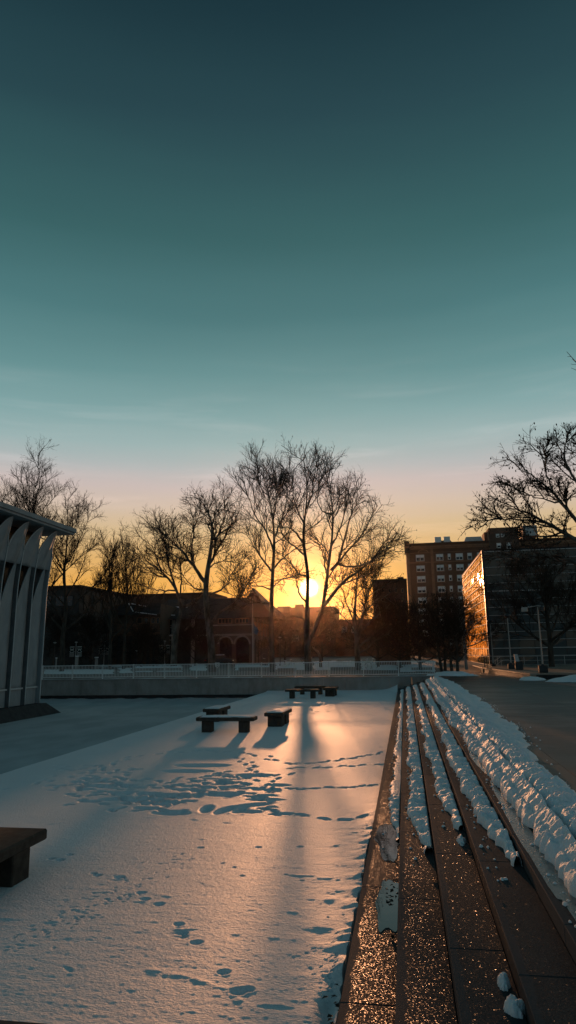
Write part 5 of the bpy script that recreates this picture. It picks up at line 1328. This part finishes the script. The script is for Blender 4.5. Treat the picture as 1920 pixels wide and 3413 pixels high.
traced_tree('ash_tree', 'smaller twin stemmed bare tree right of the sun, before the tower', YT+2,
    (r3([(708, 1830), (705, 1740), (700, 1620), (690, 1500), (680, 1380), (690, 1250), (700, 1130), (690, 1000)]), [.30, .26, .20, .14, .08, .03]),
    [(r3([(710, 1570), (722, 1500), (740, 1370), (780, 1250), (820, 1110), (850, 1020)]), [.18, .15, .11, .07, .02]),
     (r3([(725, 1510), (830, 1410), (900, 1340), (970, 1310)]), [.13, .10, .06, .02]),
     (r3([(700, 1560), (640, 1440), (570, 1370), (510, 1330)]), [.11, .08, .05, .02]),
     (r3([(705, 1640), (800, 1560), (880, 1500), (950, 1400)]), [.12, .09, .06, .02]),
     (r3([(740, 1370), (850, 1270), (930, 1230)]), [.09, .06, .02]),
     (r3([(690, 1460), (620, 1300), (590, 1180), (560, 1120)]), [.09, .06, .02]),
     (r3([(780, 1250), (760, 1120), (770, 1000)]), [.08, .05, .02]),
     (r3([(708, 1680), (800, 1640), (870, 1560), (960, 1530)]), [.09, .06, .04, .02]),
     (r3([(690, 1600), (590, 1550), (500, 1560)]), [.07, .05, .02])],
    29, dens=1.1, n1=9, l1=2.3, l2=1.3, l3=.7, up=.08, spread=2.2, seeds=350)
# big tree whose trunk is out of the frame on the right
traced_tree('plane_tree', 'huge bare tree reaching in from beyond the right edge of the photo', 40.0,
    ([(2010, 2260), (2008, 2100), (2000, 1960), (2002, 1850), (2000, 1760), (2000, 1700), (2000, 1640)], [.40, .35, .30, .25, .14, .03]),
    [(r4([(1400, 1560), (1300, 1490), (1246, 1445), (1150, 1400), (1060, 1340), (960, 1290), (850, 1240), (760, 1200)]), [.15, .13, .10, .06, .015]),
     (r4([(1390, 1440), (1246, 1320), (1150, 1200), (1080, 1100), (980, 1040), (900, 960), (840, 960)]), [.13, .11, .08, .05, .015]),
     (r4([(1380, 1200), (1280, 1090), (1210, 1000), (1170, 890), (1165, 790), (1195, 710)]), [.10, .08, .06, .015]),
     (r4([(1410, 1700), (1246, 1620), (1150, 1570), (1000, 1560), (850, 1585), (700, 1570)]), [.11, .09, .06, .03, .012]),
     (r4([(1060, 1340), (900, 1310), (750, 1300), (640, 1310), (570, 1338), (525, 1358)]), [.07, .05, .03, .010]),
     (r4([(1380, 1160), (1310, 1000), (1290, 900), (1270, 800)]), [.09, .07, .04, .012]),
     (r4([(1150, 1400), (1050, 1430), (940, 1440), (830, 1420)]), [.06, .05, .03, .012]),
     (r4([(1150, 1200), (1060, 1180), (950, 1150), (800, 1120)]), [.06, .04, .02, .012]),
     (r4([(1080, 1100), (1030, 960), (1040, 850), (1050, 760)]), [.05, .04, .02, .012]),
     (r4([(960, 1290), (900, 1180), (850, 1100), (770, 1060)]), [.05, .04, .02, .012])],
    31, g=.80, dens=1.0, n1=9, l1=1.35, l2=.85, l3=.5, up=.04, spread=1.6, rt=.007, grp=None, seeds=450)
t = Tree(); rs_ = np.random.RandomState(3)
def sprig():
    Y = 24.0; tr = Tree(); tp = [at(2180, 2320, Y), at(2175, 1900, Y), at(2165, 1500, Y), at(2120, 1300, Y)]; tp[0][2] = .75
    P, R_, L = resample(tp, [.22, .18, .13, .06], 20); tr.big(P[None], R_[None], 10)
    ls = [resample([at(x, y, Y-.3) for x, y in pts], r, 8) for pts, r in (([(2140, 1380), (2060, 1310), (1990, 1262), (1925, 1222), (1889, 1172)], [.05, .035, .02, .007]), ([(1960, 1243), (1925, 1236), (1904, 1226)], [.014, .010, .006]), ([(1985, 1260), (1930, 1218), (1907, 1196)], [.014, .01, .006]))]
    tr.big(np.stack([l[0] for l in ls]), np.stack([l[1] for l in ls]), 6)
    P = np.stack([l[0] for l in ls[:1]]); R_ = np.stack([l[1] for l in ls[:1]]); L = np.array([l[2] for l in ls[:1]])
    c = spawn(P, R_, L, 5, .5, 40, .1, .15, 5, .006, rs_, .2, .5, .1); tr.fine(*c[:2], 3)
    finish(tr, 'maple_tree', 'tree out of frame whose lone bare twig pokes in at the upper right edge', (tp[0][0], Y, .75), None)
sprig()

def random_tree(name, label, px, Y, top_px, seed, width=.34, fork=.35, nl=9, g=.84, grp=GT, lean=0., wood='bark', rbase=.22, vase=28, droop=.0, **kw):
    """free standing tree: trunk base under px, top at the given image row"""
    rs = np.random.RandomState(seed); tr = Tree(); b = at(px, 2240, Y); b[2] = g-.1
    H = (at(px, top_px, Y)[2]-g)*.85
    pts = [b]; n = 9
    for k in range(1, n):
        f = k/(n-1); pts.append(np.array([b[0]+lean*H*f+rs.randn()*.025*H*f*.5, Y+rs.randn()*.02*H*f, g+H*.97*f]))
    P, R_, L = resample(pts, [rbase, rbase*.85, rbase*.7, rbase*.5, rbase*.3, .03], 20); tr.big(P[None], R_[None], 10)
    ls = []
    for k in range(nl):
        f = fork+(1-fork)*.85*(k/(nl-1))**1.2; i = min(18, int(f*19)); p = P[i]; az = k*2.4+rs.rand()*.8; va = math.radians(vase+rs.randn()*7+(14 if f < fork+.1 else 0))
        ln = H*width*1.5*(1-.62*(f-fork)/(1-fork))*(.8+.4*rs.rand()); d = np.array([math.cos(az)*math.sin(va), math.sin(az)*math.sin(va), math.cos(va)]); q = [p]
        for s in range(5): q.append(q[-1]+d*ln/5); d = d+np.array([0, 0, .10-droop])+rs.randn(3)*.10; d /= np.linalg.norm(d)
        ls.append(resample(q, [R_[i]*.6, R_[i]*.42, R_[i]*.25, .02], 14))
    tr.big(np.stack([l[0] for l in ls]), np.stack([l[1] for l in ls]), 6)
    branch_out(tr, ls+[resample(P[8:], R_[8:], 14)], rs, **kw)
    return finish(tr, name, label, (b[0], Y, g), grp, wood)
random_tree('poplar_tree', 'narrow upright bare tree, left one of a pair near the pavilion', 365, 80, 1755, 41, .30, .30, 10, rbase=.2, vase=24, n1=7, n2=5, n3=4, n4=2, l1=2.2, l2=1.3, l3=.8, up=.30, ang=34)
random_tree('poplar_tree', 'narrow upright bare tree, right one of a pair near the pavilion', 412, 82, 1742, 43, .28, .30, 10, rbase=.2, vase=22, n1=7, n2=5, n3=4, n4=2, l1=2.2, l2=1.3, l3=.8, up=.32, ang=34)
random_tree('elm_tree', 'tall bare tree rising behind the pavilion roof at far left', 88, 72, 1490, 47, .30, .35, 11, rbase=.3, vase=26, n1=8, n2=6, n3=5, n4=2, l1=3.0, l2=1.6, l3=.9, up=.22, ang=38)
random_tree('elm_tree', 'lower spreading bare tree right of the pavilion eave', 205, 74, 1630, 53, .40, .28, 12, rbase=.3, vase=42, n1=9, n2=6, n3=5, n4=2, l1=2.8, l2=1.5, l3=.9, up=.16, ang=42)
random_tree('elm_tree', 'bare tree at the far left edge showing over the pavilion roof', -30, 74, 1560, 57, .34, .30, 9, rbase=.28, vase=34, n1=8, n2=5, n3=5, n4=2, l1=2.8, l2=1.5, l3=.9, up=.2)
random_tree('plane_tree', 'bare tree with dark branching crown in front of the glass building', 1842, 63, 1840, 59, .46, .22, 12, g=1.07, rbase=.26, vase=48, n1=9, n2=6, n3=5, n4=2, l1=2.2, l2=1.2, l3=.7, up=.10, grp=None, wood='bark')
# small dense ornamental trees by the end of the fence
for i, (px, Y, top, ln, lb) in enumerate(((1474, 53.5, 1975, -.10, 'leftmost leaning trunk'), (1484, 55.0, 1950, .02, 'second trunk from the left'), (1507, 54.0, 1960, -.04, 'third trunk from the left'), (1525, 53.0, 1985, .03, 'rightmost trunk'))):
    random_tree('crabapple_tree', 'small dense dark tree by the fence end, '+lb, px, Y, top, 61+i*5, .26, .26, 10, g=.80, rbase=.13, vase=36, lean=ln, n1=4.2, n2=3.0, n3=3, n4=.6, l1=.9, l2=.8, l3=.5, up=.14, grp='small dense trees at the fence end', rt=.009, droop=.02)
for i, (px, Y, top, lb) in enumerate(((1262, 78, 2010, 'left one, behind the twin stemmed tree'), (1335, 76, 1990, 'middle one before the lower brick block'), (1402, 64, 2015, 'right one before the tall block'))):
    random_tree('hawthorn_tree', 'dense bushy bare tree below the apartment blocks, '+lb, px, Y, top, 83+i*7, .34, .16, 12, rbase=.17, vase=50, n1=6, n2=4, n3=3.5, n4=1, l1=2.0, l2=1.2, l3=.75, up=.06, grp='dense bushy trees below the blocks', rt=.010, droop=.03)
for i, (px, Y, top, lb) in enumerate(((175, 86, 2030, 'beside the pavilion corner'), (300, 88, 2040, 'between the two left banner poles'), (470, 92, 2090, 'before the dark annex, spread like a fan'), (650, 98, 2090, 'left of the broad tree trunk'), (1075, 120, 2080, 'under the stone hall right of the forked trunk'), (950, 110, 2060, 'under the stone hall left of the forked trunk'))):
    random_tree('hawthorn_tree', 'low bare tree near the buildings '+lb, px, Y, top, 131+i*3, .42, .18, 10, rbase=.16, vase=50, n1=8, n2=5, n3=4, n4=1.2, l1=2.2, l2=1.3, l3=.8, up=.06, grp='low bare trees near the buildings', rt=.010)
random_tree('young_tree', 'young bare tree with a pale straight trunk at the corner of the gold facade', 1556, 69, 1960, 151, .30, .36, 12, rbase=.16, vase=58, n1=8, n2=5, n3=4, n4=1.5, l1=1.1, l2=.7, l3=.45, up=.05, lean=-.055, grp=None, wood='coping')

# ------------------------------------------------------------------ added thin volume whose warm scatter stands in for lens glare
def air():
    k = bpy.data.materials.new('thin_glare_haze'); k.use_nodes = True; k.node_tree.nodes.clear()
    o = k.node_tree.nodes.new('ShaderNodeOutputMaterial'); v = k.node_tree.nodes.new('ShaderNodeVolumePrincipled')
    v.inputs['Color'].default_value = (.98, .74, .54, 1); v.inputs['Density'].default_value = .00004; v.inputs['Anisotropy'].default_value = .95
    k.node_tree.links.new(v.outputs[0], o.inputs['Volume'])
    o = MB().box((-950, -320, -1.9), (950, 1450, 46)).build('glare_haze', k); return stuff(o)
air()
